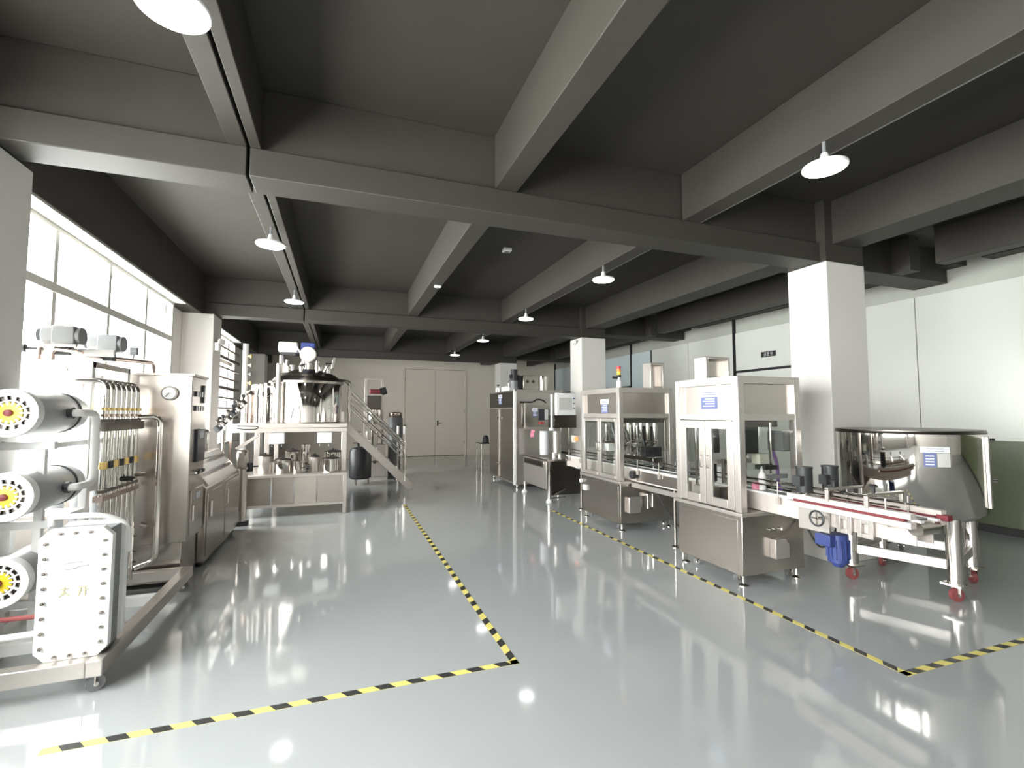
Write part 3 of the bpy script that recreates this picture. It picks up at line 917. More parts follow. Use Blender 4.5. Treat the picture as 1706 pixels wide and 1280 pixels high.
G().box(3.46, 3.54, 9.05, 9.12, 0.765, 1.30).put('box_post', SATIN, lb)
# white touch screen on a post
G().rod((3.545, 7.72, 1.30), (3.545, 7.72, 1.93), 0.022, 14).rod((3.545, 7.72, 1.29), (3.545, 7.72, 1.33), 0.05, 16).rod((3.545, 7.72, 1.31), (3.62, 7.95, 1.31), 0.02, 10).put('screen_post', WPAINT, lb)
ts = G().box(3.585, 3.97, 7.60, 7.68, 1.56, 1.955).put('touch_screen', WPAINT, lb, bev=0.012)
G().box(3.63, 3.88, 7.592, 7.60, 1.65, 1.87).put('display', SCREEN, ts)
for k in range(3):
    G().rod((3.925, 7.59, 1.68 + 0.09 * k), (3.925, 7.60, 1.68 + 0.09 * k), 0.014, 12).put('button', BLUE if k == 2 else GPAINT, ts)
G().box(3.60, 4.05, 7.74, 8.0, 1.33, 1.56).put('drive_box', DARKST, lb, bev=0.006)
G().rod((3.78, 7.84, 0.765), (3.78, 7.84, 1.33), 0.012, 10).put('column_rod', POLISH, lb)
G().rod((4.0, 7.95, 0.765), (4.0, 7.95, 1.33), 0.02, 10).put('column_rod', POLISH, lb)
# label rolls, guide plates, bottles of glue etc.
G().rod((3.72, 8.45, 0.80), (3.72, 8.45, 1.25), 0.085, 24).put('label_roll', PAPER, lb)
G().rod((3.88, 8.25, 0.80), (3.88, 8.25, 1.25), 0.06, 24).put('press_roller', SATIN, lb)
for x, y, z, r in ((3.76, 8.1, 0.86, 0.03), (3.84, 8.02, 0.84, 0.025)):
    G().rod((x, y, 0.765), (x, y, z), r, 16).put('glue_cup', PLAST, lb)
G().rod((3.5, 8.62, 1.17), (3.56, 8.6, 1.17), 0.05, 16).rod((3.52, 8.62, 1.24), (3.58, 8.6, 1.24), 0.03, 12).put('pink_wheel', PINK, lb)
G().box(4.1, 4.22, 7.9, 8.05, 1.05, 1.18).put('sensor_housing', CREAM, lb)
G().rod((4.12, 7.885, 1.12), (4.12, 7.90, 1.12), 0.035, 16).put('indicator', AMBER, lb)
G().box(4.02, 4.4, 7.62, 7.74, 0.60, 0.78).put('outfeed_guard', WPAINT, lb, bev=0.01)

ca = thing('steel_cabinet', 'tall steel cabinet with two bar-handled doors and a dark upper fascia', 'cabinet', (4.0, 10.4, 0))
G().box(3.52, 4.6, 9.5, 11.3, 0.08, 2.06).put('body', SATIN, ca, bev=0.006)
G().box(3.50, 4.62, 9.48, 11.32, 2.06, 2.10).put('top_plate', SATIN, ca)
G().box(3.50, 3.52, 9.56, 11.3, 1.72, 2.07).put('fascia', DARKST, ca)
spec_label(ca, 'x', 3.499, 10.35, 10.62, 1.80, 2.02)
for a, b in ((9.60, 10.53), (10.55, 11.28)):
    d = G().box(3.495, 3.52, a, b, 0.12, 1.69).put('door', STEEL, ca, bev=0.004)
G().box(3.475, 3.497, 10.505, 10.575, 0.14, 1.68).put('lock_bar', SATIN, ca)
for z in (0.42, 1.45):
    hn = G().box(3.455, 3.476, 10.44, 10.64, z, z + 0.05).rod((3.47, 10.54, z + 0.025), (3.43, 10.54, z + 0.025), 0.03, 12).put('latch', POLISH, ca)
    G().box(3.47, 3.497, 9.56, 9.62, z, z + 0.08).put('hinge', STEEL, ca)
G().box(3.48, 3.53, 9.48, 9.54, 0.08, 2.1).put('corner_post', PLAST, ca)
for x, y in ((3.58, 9.58), (4.52, 9.58), (3.58, 11.2), (4.52, 11.2)):
    foot(ca, x, y, 0.09, 0.025)

pm = thing('pump_head', 'black motor over a grey pump head on top of the cabinet', 'pump', (3.66, 10.0, 2.1))
G().rod((3.67, 10.0, 2.32), (3.67, 10.0, 2.58), 0.075, 22).box(3.57, 3.63, 9.95, 10.05, 2.38, 2.46).put('motor', RUBBER, pm)
G().rod((3.67, 10.0, 2.16), (3.67, 10.0, 2.32), 0.085, 20).rod((3.67, 10.0, 2.1), (3.67, 10.0, 2.16), 0.11, 20).put('pump_body', GPAINT, pm)
G().tube([(3.56, 10.0, 2.1), (3.53, 10.0, 2.28), (3.60, 10.0, 2.40)], 0.012, 8).put('pipe', STEEL, pm)
dk = thing('steel_drum', 'polished steel drum with gauges lying on top of the cabinet', 'drum', (4.2, 10.1, 2.1))
G().box(3.87, 4.25, 9.95, 10.35, 2.12, 2.45).put('gauge_box', STEELH, dk, bev=0.008)
G().rod((4.4, 10.1, 2.12), (4.4, 10.1, 2.44), 0.14, 28).put('drum', POLISH, dk)
G().box(3.8, 4.55, 9.94, 10.4, 2.1, 2.125).put('tray', DARKST, dk)
for k in range(2):
    G().rod((3.97 + 0.14 * k, 9.935, 2.31), (3.97 + 0.14 * k, 9.95, 2.31), 0.035, 16).put('gauge', DARKST, dk)
G().prism([(3.80, 2.125), (3.86, 2.125), (3.84, 2.44), (3.76, 2.46)], 'y', 10.0, 10.3).put('black_flap', RUBBER, dk)
vc = thing('valve_cluster', 'small white valves and elbow pipe at the far end of the cabinet top', 'valve', (3.62, 10.95, 2.1))
G().tube([(3.62, 10.9, 2.1), (3.62, 10.9, 2.2), (3.62, 11.1, 2.2), (3.62, 11.1, 2.1)], 0.03, 10).put('elbow', PLAST, vc)
G().rod((3.62, 11.0, 2.2), (3.62, 11.0, 2.28), 0.012, 8).box(3.60, 3.64, 10.93, 11.07, 2.27, 2.29).put('lever', RUBBER, vc)
for k, y in enumerate((10.28, 10.52)):
    wd = thing('canister', ('white round canister on the cabinet top right beside the black motor', 'white round canister on the cabinet top, further from the black motor')[k], 'canister', (3.63, y, 2.1), 'canisters on the cabinet')
    G().rod((3.63, y, 2.1), (3.63, y, 2.19), 0.085, 20).put('body', PLAST, wd)
    G().lathe((3.63, y, 2.19), [(0.088, 0), (0.088, 0.012), (0.05, 0.02)], 20).put('lid', PLAST, wd)

# small side table with a black kettle far behind
st = thing('side_table', 'small dark side table against the far end of the cabinet', 'table', (3.75, 12.3, 0))
G().box(3.5, 4.05, 12.1, 12.6, 0.78, 0.80).put('table_top', DARKST, st)
for x in (3.53, 4.02):
    for y in (12.13, 12.57):
        G().rod((x, y, 0), (x, y, 0.78), 0.014, 8).put('leg', STEEL, st)
kt = thing('black_kettle', 'small black appliance standing on the side table', 'appliance', (3.68, 12.3, 0.8))
G().lathe((3.70, 12.3, 0.80), [(0.07, 0), (0.085, 0.02), (0.075, 0.14), (0.05, 0.19), (0.02, 0.2)], 20).put('body', RUBBER, kt)
G().rod((3.88, 12.3, 0.80), (3.88, 12.3, 1.0), 0.055, 18).put('chrome_cup', POLISH, kt)

# ================================================================== WATER TREATMENT SKID (front left)
SX0, SX1, SY0, SY1 = -2.28, -1.25, 3.43, 6.30
ro = thing('water_treatment_skid', 'white framed water treatment skid with three vessels and rows of flow tubes', 'machine', (-1.75, 4.8, 0))
G().frame('z', 0.10, 0.19, SX0, SX1, SY0, 5.22, 0.08).put('base_frame', SATIN, ro, bev=0.005)
for y in (3.86, 4.5):
    G().box(SX0 + 0.08, SX1 - 0.08, y, y + 0.06, 0.11, 0.185).put('cross_member', WPAINT, ro, bev=0.004)
for x, y in ((SX1 - 0.05, SY0 + 0.06), (SX0 + 0.06, SY0 + 0.06), (SX1 - 0.05, 5.1), (SX0 + 0.06, 5.1)):
    caster(ro, x, y, 0.102, GPAINT, 0.045, 0.5)
# frame of square tube
PX, PXL, PY = -1.815, -2.24, 4.52
for x in (PX, PXL):
    for y in (PY, 5.16):
        G().box(x - 0.025, x + 0.025, y - 0.025, y + 0.025, 0.185, 1.994).put('frame_post', WPAINT, ro, bev=0.004)
for y in (PY, 5.16):
    G().box(PXL - 0.025, PX + 0.025, y - 0.026, y + 0.026, 1.945, 2.0).put('frame_beam', WPAINT, ro, bev=0.004)
for z in (1.38, 1.27, 0.86, 0.40):
    G().box(PXL + 0.025, PX - 0.025, PY - 0.022, PY + 0.02, z - 0.024, z + 0.024).put('frame_beam', WPAINT, ro, bev=0.004)
for x in (PX, PXL):
    G().box(x - 0.025, x + 0.025, PY + 0.03, 5.13, 1.952, 1.997).put('frame_beam', STEEL, ro, bev=0.004)
# cradle in front carrying the vessels
for z in (1.41, 0.90, 0.40):
    G().box(PXL, PX + 0.05, 3.978, 4.022, z - 0.05, z).put('cradle_bar', WPAINT, ro, bev=0.004)
for x in (PXL + 0.02, PX + 0.1 - 0.12):
    G().box(x - 0.022, x + 0.022, 3.98, 4.02, 0.185, 1.405).put('cradle_post', WPAINT, ro, bev=0.004)
for z in (1.41, 0.90, 0.40):
    G().box(PX - 0.018, PX + 0.018, 4.024, PY - 0.03, z - 0.047, z - 0.012).put('cradle_bar', WPAINT, ro, bev=0.004)
# membrane vessels, axis along the hall, spoked yellow end caps
for vz in (1.60, 1.09, 0.58):
    vx, v0, v1, vr = -1.905, 3.80, 4.44, 0.140
    ves = G().lathe((vx, 0, vz), [(vr * 0.6, v0), (vr, v0), (vr, v1 - 0.06), (vr * 0.9, v1), (vr * 0.4, v1 + 0.02)], 40, 'y').put('vessel', VGREY, ro)
    rim = G().lathe((vx, 0, vz), [(vr * 0.76, v0 - 0.03), (vr * 1.05, v0 - 0.035), (vr * 1.07, v0 - 0.01), (vr * 1.05, v0 + 0.03), (vr, v0 + 0.035), (vr * 0.76, v0 + 0.0), (vr * 0.76, v0 - 0.03)], 40, 'y', caps=False).put('end_ring', WPAINT, ves)
    G().rod((vx, v0 - 0.002, vz), (vx, v0 + 0.01, vz), vr * 0.78, 32).put('end_plate', DARKST, ves)
    g = G()
    for k in range(14):
        a = 2 * math.pi * k / 14
        g.bar((vx + 0.03 * math.cos(a), v0 - 0.018, vz + 0.03 * math.sin(a)), (vx + vr * 0.8 * math.cos(a), v0 - 0.018, vz + vr * 0.8 * math.sin(a)), 0.012, 0.010)
    g.torus((vx, v0 - 0.018, vz), vr * 0.54, 0.006, 'y', 28, 8)
    g.put('cap_spokes', PLAST, ves)
    g = G()
    for k in range(14):
        a = 2 * math.pi * (k + 0.5) / 14
        g.bar((vx + 0.028 * math.cos(a), v0 - 0.022, vz + 0.028 * math.sin(a)), (vx + vr * 0.46 * math.cos(a), v0 - 0.020, vz + vr * 0.46 * math.sin(a)), 0.010, 0.010)
    g.lathe((vx, 0, vz), [(0.024, v0 - 0.028), (0.05, v0 - 0.026), (0.05, v0 - 0.01)], 24, 'y')
    g.put('cap_star', YELLOW, ves)
    G().lathe((vx, 0, vz), [(0.008, v0 - 0.05), (0.02, v0 - 0.045), (0.022, v0 - 0.02)], 18, 'y').put('cap_plug', DRED, ves)
    G().lathe((vx, 0, vz), [(vr, v1 - 0.16), (vr + 0.004, v1 - 0.16), (vr + 0.004, v1 - 0.135), (vr, v1 - 0.135)], 40, 'y', caps=False).put('strap', RUBBER, ves)
    G().rod((vx + 0.12, 4.12, vz), (vx + 0.17, 4.12, vz), 0.028, 14).rod((vx + 0.15, 4.12, vz), (vx + 0.17, 4.12, vz), 0.04, 14).put('port', MOTOR, ves)
# U pipe between the two upper vessels
G().tube([(-1.735, 4.12, 1.60), (-1.70, 4.12, 1.60), (-1.70, 4.36, 1.60), (-1.70, 4.36, 1.09), (-1.70, 4.12, 1.09), (-1.735, 4.12, 1.09)], 0.026, 14, 0.09).put('link_pipe', PLAST, ro)
# electrodeionisation block: two bolted plates around a dark core
BX0, BX1, BY0 = -1.60, -1.255, 3.50
def plate(y0, y1, m, nm, dx=0.0, par=ro):
    c = 0.05
    return G().prism([(BX0 + c - dx, 0.19), (BX1 - c + dx, 0.19), (BX1 + dx, 0.19 + c), (BX1 + dx, 0.93 - c), (BX1 - c + dx, 0.93), (BX0 + c - dx, 0.93), (BX0 - dx, 0.93 - c), (BX0 - dx, 0.19 + c)], 'y', y0, y1).put(nm, m, par, bev=0.004)
ed = plate(BY0, BY0 + 0.045, WPAINT, 'end_plate')
plate(BY0 + 0.19, BY0 + 0.235, WPAINT, 'end_plate')
G().box(BX0 + 0.03, BX1 - 0.025, BY0 + 0.045, BY0 + 0.19, 0.20, 0.91).put('cell_stack', GPAINT, ro)
bolt = None
spots = [(BX0 + 0.035, 0.27 + 0.083 * k) for k in range(8)] + [(BX1 - 0.035, 0.27 + 0.083 * k) for k in range(8)] + [(BX0 + 0.10 + 0.07 * k, 0.905) for k in range(3)] + [(BX0 + 0.10 + 0.07 * k, 0.215) for k in range(3)]
for x, z in spots:
    if bolt is None:
        bolt = G().rod((x, BY0, z), (x, BY0 - 0.012, z), 0.011, 6).rod((x, BY0 - 0.012, z), (x, BY0 - 0.022, z), 0.006, 8).put('bolt', STEEL, ed)
        b0 = (x, z)
    else:
        again(bolt, ed, (x - b0[0], 0, z - b0[1]))
em = G().tube([(-1.475, BY0 - 0.002, 0.73), (-1.435, BY0 - 0.002, 0.74), (-1.395, BY0 - 0.002, 0.735)], 0.005, 6)
em.tube([(-1.475, BY0 - 0.002, 0.70), (-1.435, BY0 - 0.002, 0.70), (-1.405, BY0 - 0.002, 0.715), (-1.365, BY0 - 0.002, 0.715)], 0.005, 6)
em.put('emblem', INK, ed)
for k, xx in enumerate((-1.47, -1.385)):
    g = G()
    for a, b in (((-0.02, 0.03), (0.02, 0.035)), ((0.0, 0.045), (-0.005, 0.0)), ((-0.005, 0.015), (-0.025, -0.01)), ((0.0, 0.015), (0.025, -0.008))) if k == 0 else (((-0.02, 0.035), (0.02, 0.04)), ((-0.022, 0.015), (0.024, 0.02)), ((-0.008, 0.038), (-0.018, -0.01)), ((0.01, 0.04), (0.01, -0.012))):
        g.bar((xx + a[0], BY0 - 0.001, 0.555 + a[1]), (xx + b[0], BY0 - 0.001, 0.555 + b[1]), 0.007, 0.006)
    g.put('character', mat('faint_gold_print', (0.40, 0.37, 0.24), 0.5), ed)
G().tube([(-1.60, 3.62, 0.93), (-1.60, 3.62, 0.98), (-1.40, 3.62, 0.98), (-1.34, 3.66, 0.96), (-1.26, 3.72, 0.9), (-1.25, 3.72, 0.72)], 0.016, 10, 0.05).put('block_pipe', WPAINT, ro)
G().tube([(-1.64, 3.66, 0.30), (-1.85, 3.70, 0.28), (-2.1, 3.8, 0.27)], 0.02, 10).put('feed_hose', WPAINT, ro)
G().tube([(-1.64, 3.66, 0.40), (-1.85, 3.72, 0.38), (-2.1, 3.85, 0.40)], 0.014, 10).put('feed_hose', REDW, ro)
# flow tubes with top bends, collars and float rings
FX = -1.70
for k in range(7):
    y = 4.50 + 0.098 * k
    ft = G().tube([(-2.0, y, 1.85), (FX, y, 1.85), (FX, y, 0.42)], 0.021, 12, 0.07).put('flow_tube', POLISH, ro)
    G().rod((FX, y, 1.02), (FX, y, 1.52), 0.030, 16).put('sight_glass', ACRYL, ft)
    for z, m in ((1.62, BRASS), (1.57, COPPER), (1.53, DARKST), (0.99, DARKST)):
        G().rod((FX, y, z), (FX, y, z + 0.022), 0.036, 12).put('collar', m, ft)
    G().rod((FX, y, 1.17), (FX, y, 1.225), 0.031, 14).put('float_ring', BRASS if k % 2 == 0 else MOTOR, ft)
    if k in (3, 6):
        G().rod((FX, y, 1.06), (FX + 0.09, y, 1.06), 0.02, 10).rod((FX + 0.09, y - 0.035, 1.06), (FX + 0.09, y + 0.035, 1.06), 0.012, 8).put('valve_handle', RUBBER if k == 3 else STEEL, ft)
G().box(FX - 0.05, FX + 0.045, 4.44, 5.14, 1.46, 1.53).put('tube_clamp', DARKST, ro)
G().box(FX - 0.03, FX + 0.03, 4.44, 5.14, 0.93, 0.97).put('tube_clamp', COPPER, ro)
G().box(FX - 0.2, FX - 0.12, 4.60, 5.12, 0.98, 1.40).put('pump_casing', WPAINT, ro, bev=0.02)
# drain pipe looping down in front of the control cabinet
G().tube([(FX + 0.02, 5.06, 1.56), (-1.52, 5.10, 1.57), (-1.52, 5.12, 0.29), (-1.66, 5.08, 0.25)], 0.022, 12, 0.1).put('drain_pipe', POLISH, ro)
G().tube([(FX + 0.06, 5.1, 0.62), (-1.60, 5.12, 0.60)], 0.025, 10).put('valve_handle', STEEL, ro)
G().rod((-1.66, 4.98, 0.19), (-1.66, 4.98, 0.62), 0.022, 12).put('drain_stub', POLISH, ro)
for z in (0.33, 0.42, 0.55):
    G().rod((-1.70, 4.98, z), (-1.62, 4.98, z), 0.008, 6).put('clip', DARKST, ro)
# valve actuators on top
for k, (x, y) in enumerate(((-2.0, 4.55), (-1.88, 4.95))):
    ac = G().rod((x - 0.12, y, 2.19), (x + 0.12, y, 2.19), 0.068, 20).box(x - 0.05, x + 0.09, y - 0.07, y + 0.07, 2.12, 2.26).put('actuator', GPAINT, ro, bev=0.008)
    G().rod((x - 0.15, y, 2.19), (x - 0.12, y, 2.19), 0.05, 18).put('end_cap', MOTOR, ac)
    G().box(x - 0.04, x + 0.05, y - 0.04, y + 0.04, 2.04, 2.12).put('valve_neck', MOTOR, ac)
G().tube([(-2.25, 4.52, 2.07), (-1.7, 4.6, 2.07)], 0.028, 12).put('header_pipe', PLAST, ro)
G().tube([(-2.12, 4.5, 2.0), (-2.12, 4.5, 2.11), (-1.9, 4.5, 2.11)], 0.014, 8).put('sample_pipe', COPPER, ro)
G().tube([(-2.04, 4.5, 2.0), (-2.04, 4.5, 2.08), (-1.86, 4.5, 2.06)], 0.014, 8).put('sample_pipe', COPPER, ro)
G().rod((-2.22, 4.5, 2.08), (-2.2, 4.5, 2.08), 0.03, 12).rod((-2.2, 4.5, 2.08), (-2.1, 4.5, 2.08), 0.008, 8).put('tap_knob', RUBBER, ro)
G().tube([(-1.9, 4.6, 2.06), (-1.9, 5.0, 2.07), (-2.02, 6.45, 2.17), (-2.02, 6.5, 1.96)], 0.024, 12, 0.12).put('outlet_pipe', COPPER, ro)
G().rod((-2.0, 5.85, 2.13), (-2.0, 5.85, 2.2), 0.008, 8).box(-2.03, -1.97, 5.83, 5.87, 2.19, 2.27).put('pressure_sensor', MOTOR, ro)
# small bottles row inside the top of the frame
for k in range(6):
    x = -2.14 + 0.06 * k
    G().rod((x, 4.75, 1.80), (x, 4.75, 1.90), 0.02, 12).put('dosing_bottle', PLAST if k != 4 else REDW, ro)
G().box(PXL, PX, 4.70, 4.80, 1.76, 1.795).put('bottle_shelf', WPAINT, ro)
for k in range(3):
    G().rod((-2.12 + 0.13 * k, 4.85, 0.20), (-2.12 + 0.13 * k, 4.85, 1.1), 0.045, 16).put('filter_housing', VGREY, ro)

# control cabinet of the skid
cc = thing('control_cabinet', 'tall stainless control cabinet with a round gauge behind the flow tubes', 'cabinet', (-1.7, 5.5, 0))
G().box(-2.15, -1.325, 5.26, 5.76, 0.40, 1.95).put('upper_body', STEEL, cc, bev=0.006)
G().box(-2.15, -1.37, 5.28, 5.76, 0.04, 0.40).put('lower_body', STEEL, cc, bev=0.006)
G().box(-2.16, -1.31, 5.25, 5.77, 1.95, 1.97).put('top_plate', SATIN, cc)
gg = G().rod((-1.50, 5.26, 1.785), (-1.50, 5.225, 1.785), 0.066, 28).put('gauge', DARKST, cc)
G().rod((-1.50, 5.226, 1.785), (-1.50, 5.22, 1.785), 0.054, 28).put('gauge_dial', PAPER, gg)
G().bar((-1.50, 5.218, 1.785), (-1.53, 5.218, 1.75), 0.003, 0.006).put('needle', RUBBER, gg)
for r_, z in enumerate((1.76, 1.62)):
    for k in range(4):
        G().box(-1.325, -1.312, 5.36 + 0.085 * k, 5.42 + 0.085 * k, z, z + 0.05).put('meter', DSCREEN, cc)
G().box(-1.325, -1.308, 5.62, 5.66, 1.70, 1.88).put('meter', DSCREEN, cc)
sc_ = G().box(-1.325, -1.305, 5.42, 5.70, 1.12, 1.44).put('touch_screen', DSCREEN, cc, bev=0.004)
G().box(-1.306, -1.302, 5.5, 5.62, 1.35, 1.42).put('sticker', PAPER, sc_)
for k in range(5):
    G().rod((-1.325, 5.38 + 0.07 * k, 1.02), (-1.29, 5.38 + 0.07 * k, 1.02), 0.018, 12).put('button', RUBBER if k % 2 else POLISH, cc)
G().box(-1.325, -1.313, 5.32, 5.74, 0.44, 0.86).put('access_door', STEEL, cc, bev=0.003)
G().box(-1.313, -1.308, 5.46, 5.6, 0.76, 0.82).put('nameplate', PAPER, cc)
G().rod((-1.30, 5.33, 0.58), (-1.30, 5.33, 0.72), 0.01, 8).put('handle', POLISH, cc)

# operator console next to it
oc = thing('operator_console', 'low steel console with a sloped striped control panel', 'console', (-1.65, 6.7, 0))
G().prism([(-2.05, 0.05), (-1.30, 0.05), (-1.30, 0.80), (-1.55, 1.12), (-2.05, 1.12)], 'y', 5.80, 7.50).put('body', STEEL, oc, bev=0.005)
def slope(u):  # point on the sloped face, u from 0 (low edge) to 1
    return (-1.30 - 0.25 * u, 0.80 + 0.32 * u)
for u0, u1, m, nm in ((0.06, 0.30, SATIN, 'key_strip'), (0.34, 0.42, DSCREEN, 'dark_strip'), (0.46, 0.64, PLAST, 'key_strip'), (0.68, 0.76, DSCREEN, 'dark_strip'), (0.80, 0.95, PLAST, 'key_strip')):
    a, b = slope(u0), slope(u1)
    G().prism([(a[0], a[1]), (b[0], b[1]), (b[0] + 0.014, b[1] + 0.010), (a[0] + 0.014, a[1] + 0.010)], 'y', 5.90, 7.35).put(nm, m, oc)
for a, b in ((5.84, 6.62), (6.66, 7.46)):
    d = G().box(-1.30, -1.288, a, b, 0.10, 0.76).put('door', STEEL, oc, bev=0.003)
    G().rod((-1.275, a + 0.08, 0.5), (-1.275, a + 0.08, 0.66), 0.01, 8).put('handle', POLISH, d)
for x in (-1.36, -2.0):
    for y in (5.88, 7.42):
        G().rod((x, y, 0), (x, y, 0.05), 0.03, 14).put('foot', RUBBER, oc)
# loose things on the console: pot with lid, valves
pt = thing('small_pot', 'small steel pot with clamps standing on the operator console', 'pot', (-1.72, 7.0, 1.12))
G().lathe((-1.75, 7.15, 1.12), [(0.14, 0), (0.15, 0.01), (0.15, 0.22), (0.165, 0.225), (0.165, 0.235), (0.14, 0.235)], 28).put('body', POLISH, pt)
G().lathe((-1.75, 7.15, 1.357), [(0.165, 0), (0.16, 0.02), (0.08, 0.05), (0.01, 0.055)], 28).put('lid', STEEL, pt)
G().rod((-1.75, 7.15, 1.41), (-1.75, 7.15, 1.45), 0.03, 14).box(-1.86, -1.66, 7.1, 7.2, 1.40, 1.43).put('clamp', RUBBER, pt)
vm_ = thing('valve_manifold', 'leaning cluster of chrome valves and black clamps beside the mixing platform', 'valve', (-1.55, 7.7, 0))
G().rod((-1.55, 7.72, 0), (-1.55, 7.72, 1.36), 0.02, 12).lathe((-1.55, 7.72, 0), [(0.09, 0), (0.09, 0.012), (0.03, 0.03)], 18).put('stand', STEEL, vm_)
G().tube([(-1.62, 7.72, 1.38), (-1.45, 7.72, 1.55), (-1.32, 7.72, 1.70), (-1.32, 7.72, 1.86)], 0.03, 12, 0.06).put('pipe', POLISH, vm_)
for k in range(6):
    t = k / 5
    x, z = -1.62 + 0.30 * t, 1.38 + 0.36 * t
    G().rod((x - 0.03, 7.72, z + 0.03), (x + 0.03, 7.72, z - 0.03), 0.05, 14).put('valve_body', (RUBBER, POLISH, STEEL)[k % 3], vm_)
    G().rod((x, 7.72, z), (x + 0.02, 7.62, z + 0.09), 0.01, 8).rod((x + 0.02, 7.62, z + 0.09), (x + 0.025, 7.60, z + 0.11), 0.025, 10).put('lever', RUBBER if k % 2 else STEEL, vm_)
ph = thing('pedestal_homogeniser', 'slim steel pedestal with rounded head and black hand knob beside the console', 'machine', (-1.29, 7.75, 0))
G().rod((-1.29, 7.75, 0.06), (-1.29, 7.75, 0.80), 0.06, 22).put('pedestal', STEEL, ph)
G().box(-1.375, -1.235, 7.68, 7.82, 0.80, 1.07).put('head', STEEL, ph, bev=0.035)
G().rod((-1.20, 7.75, 0.76), (-1.20, 7.75, 0.88), 0.035, 12).rod((-1.235, 7.75, 0.83), (-1.10, 7.75, 0.83), 0.012, 10).put('hand_knob', RUBBER, ph)
G().box(-1.37, -1.21, 7.69, 7.81, 0.0, 0.06).put('base', RUBBER, ph)
G().prism([(-1.40, 1.10), (-1.36, 1.07), (-1.10, 1.26), (-1.12, 1.29)], 'y', 7.70, 7.78).put('swing_arm', SATIN, ph)

# ================================================================== MIXING PLATFORM
mp_ = thing('mixing_platform', 'two-level steel platform with closed apron below and pots on its shelf', 'platform', (-0.6, 8.9, 0))
PX0, PX1, PY0, PY1 = -1.58, 0.12, 8.15, 10.9
G().box(PX0, PX1, PY0, PY1 - 0.6, 0.60, 0.645).put('shelf', SATIN, mp_, bev=0.005)
for k, (a, b) in enumerate(((PX0, -0.98), (-0.97, -0.66), (-0.65, -0.33), (-0.32, PX1 - 0.02))):
    G().box(a + 0.004, b - 0.004, PY0 + 0.02, PY0 + 0.03, 0.19, 0.60).put('apron_panel', STEEL if k != 2 else STEELH, mp_, bev=0.002)
G().box(PX0, PX1, PY0 + 0.01, PY0 + 0.05, 0.15, 0.19).put('apron_rail', SATIN, mp_)
G().box(PX1 - 0.03, PX1 - 0.02, PY0 + 0.05, PY1 - 0.6, 0.19, 0.60).put('apron_panel', STEEL, mp_)
for x in (PX0 + 0.03, PX1 - 0.03):
    for y in (PY0 + 0.03, PY1 - 0.63):
        G().box(x - 0.03, x + 0.03, y - 0.03, y + 0.03, 0, 0.60).put('leg', SATIN, mp_, bev=0.004)
for x in (-1.22, PX1 - 0.05):
    for y in (8.45, 9.5, PY1 - 0.05):
        G().box(x - 0.04, x + 0.04, y - 0.04, y + 0.04, 0.645 if y < 10 else 0, 1.36).put('upper_post', SATIN, mp_, bev=0.004)
G().box(PX0, PX1 - 0.005, 8.40, PY1, 1.36, 1.43).put('deck', SATIN, mp_, bev=0.005)
G().box(PX0, PX1 - 0.005, 8.395, 8.44, 1.29, 1.36).put('deck_rail', SATIN, mp_, bev=0.004)

# stair with closed stringers and three-bar handrails
stp = thing('platform_stair', 'steel stair with sloping handrails leading down from the mixing platform', 'stair', (0.8, 10.5, 0))
A_, B_ = (0.15, 1.40), (1.44, 0.12)
for y in (10.22, 10.88):
    G().prism([(0.13, 1.42), (0.13, 1.22), (1.36, 0.0), (1.46, 0.0), (1.46, 0.14)], 'y', y - 0.02, y + 0.02).put('stringer', SATIN, stp, bev=0.003)
for k in range(6):
    t = (k + 0.5) / 6
    x, z = 0.22 + 1.1 * t, 1.28 - 1.12 * t
    G().box(x - 0.12, x + 0.12, 10.24, 10.86, z - 0.015, z + 0.015).put('tread', STEELH, stp, bev=0.003)
for y in (10.22, 10.88):
    G().rod((0.18, y, 1.36), (0.18, y, 2.10), 0.03, 16).put('top_post', SATIN, stp)
    G().rod((1.30, y, 0.18), (1.30, y, 0.98), 0.024, 14).lathe((1.30, y, 0.98), [(0.03, 0), (0.034, 0.01), (0.03, 0.03)], 14).put('bottom_post', POLISH, stp)
    for dz in (0.0, -0.09, -0.24, -0.36):
        G().rod((0.18, y, 2.06 + dz), (1.30, y, 0.97 + dz), 0.014 if dz else 0.018, 10).put('handrail', POLISH, stp)
for y in (10.3, 10.8):
    pass
G().tube([(0.18, 10.22, 2.10), (0.18, 10.22, 2.24), (0.02, 10.1, 2.26), (-0.1, 10.0, 2.26)], 0.018, 10, 0.06).put('top_bend', STEEL, stp)

# big mixing tank
QX, QY, QR = -0.555, 9.0, 0.57
mt_ = thing('mixing_tank', 'big polished mixing tank with dark domed lid and motor on the platform', 'tank', (QX, QY, 1.43))
G().lathe((QX, QY, 1.43), [(QR - 0.02, 0), (QR, 0.02), (QR, 0.66), (QR - 0.01, 0.69)], 64).put('shell', POLISH, mt_)
G().lathe((QX, QY, 2.10), [(QR - 0.01, 0), (QR + 0.03, 0.005), (QR + 0.03, 0.035), (QR - 0.01, 0.045)], 64).put('flange', STEEL, mt_)
ld = G().lathe((QX, QY, 2.145), [(QR - 0.01, 0.0), (QR - 0.04, 0.05), (QR * 0.78, 0.12), (QR * 0.5, 0.18), (0.12, 0.215), (0.01, 0.22)], 56).put('lid', DARKST, mt_)
G().rod((QX + 0.03, QY, 2.36), (QX + 0.03, QY, 2.50), 0.07, 20).rod((QX + 0.03, QY, 2.46), (QX + 0.03, QY, 2.50), 0.11, 20).put('gear_neck', STEEL, mt_)
mo = G().rod((QX + 0.03, QY - 0.42, 2.58), (QX + 0.03, QY + 0.1, 2.58), 0.115, 26).put('motor', BLUE, mt_)
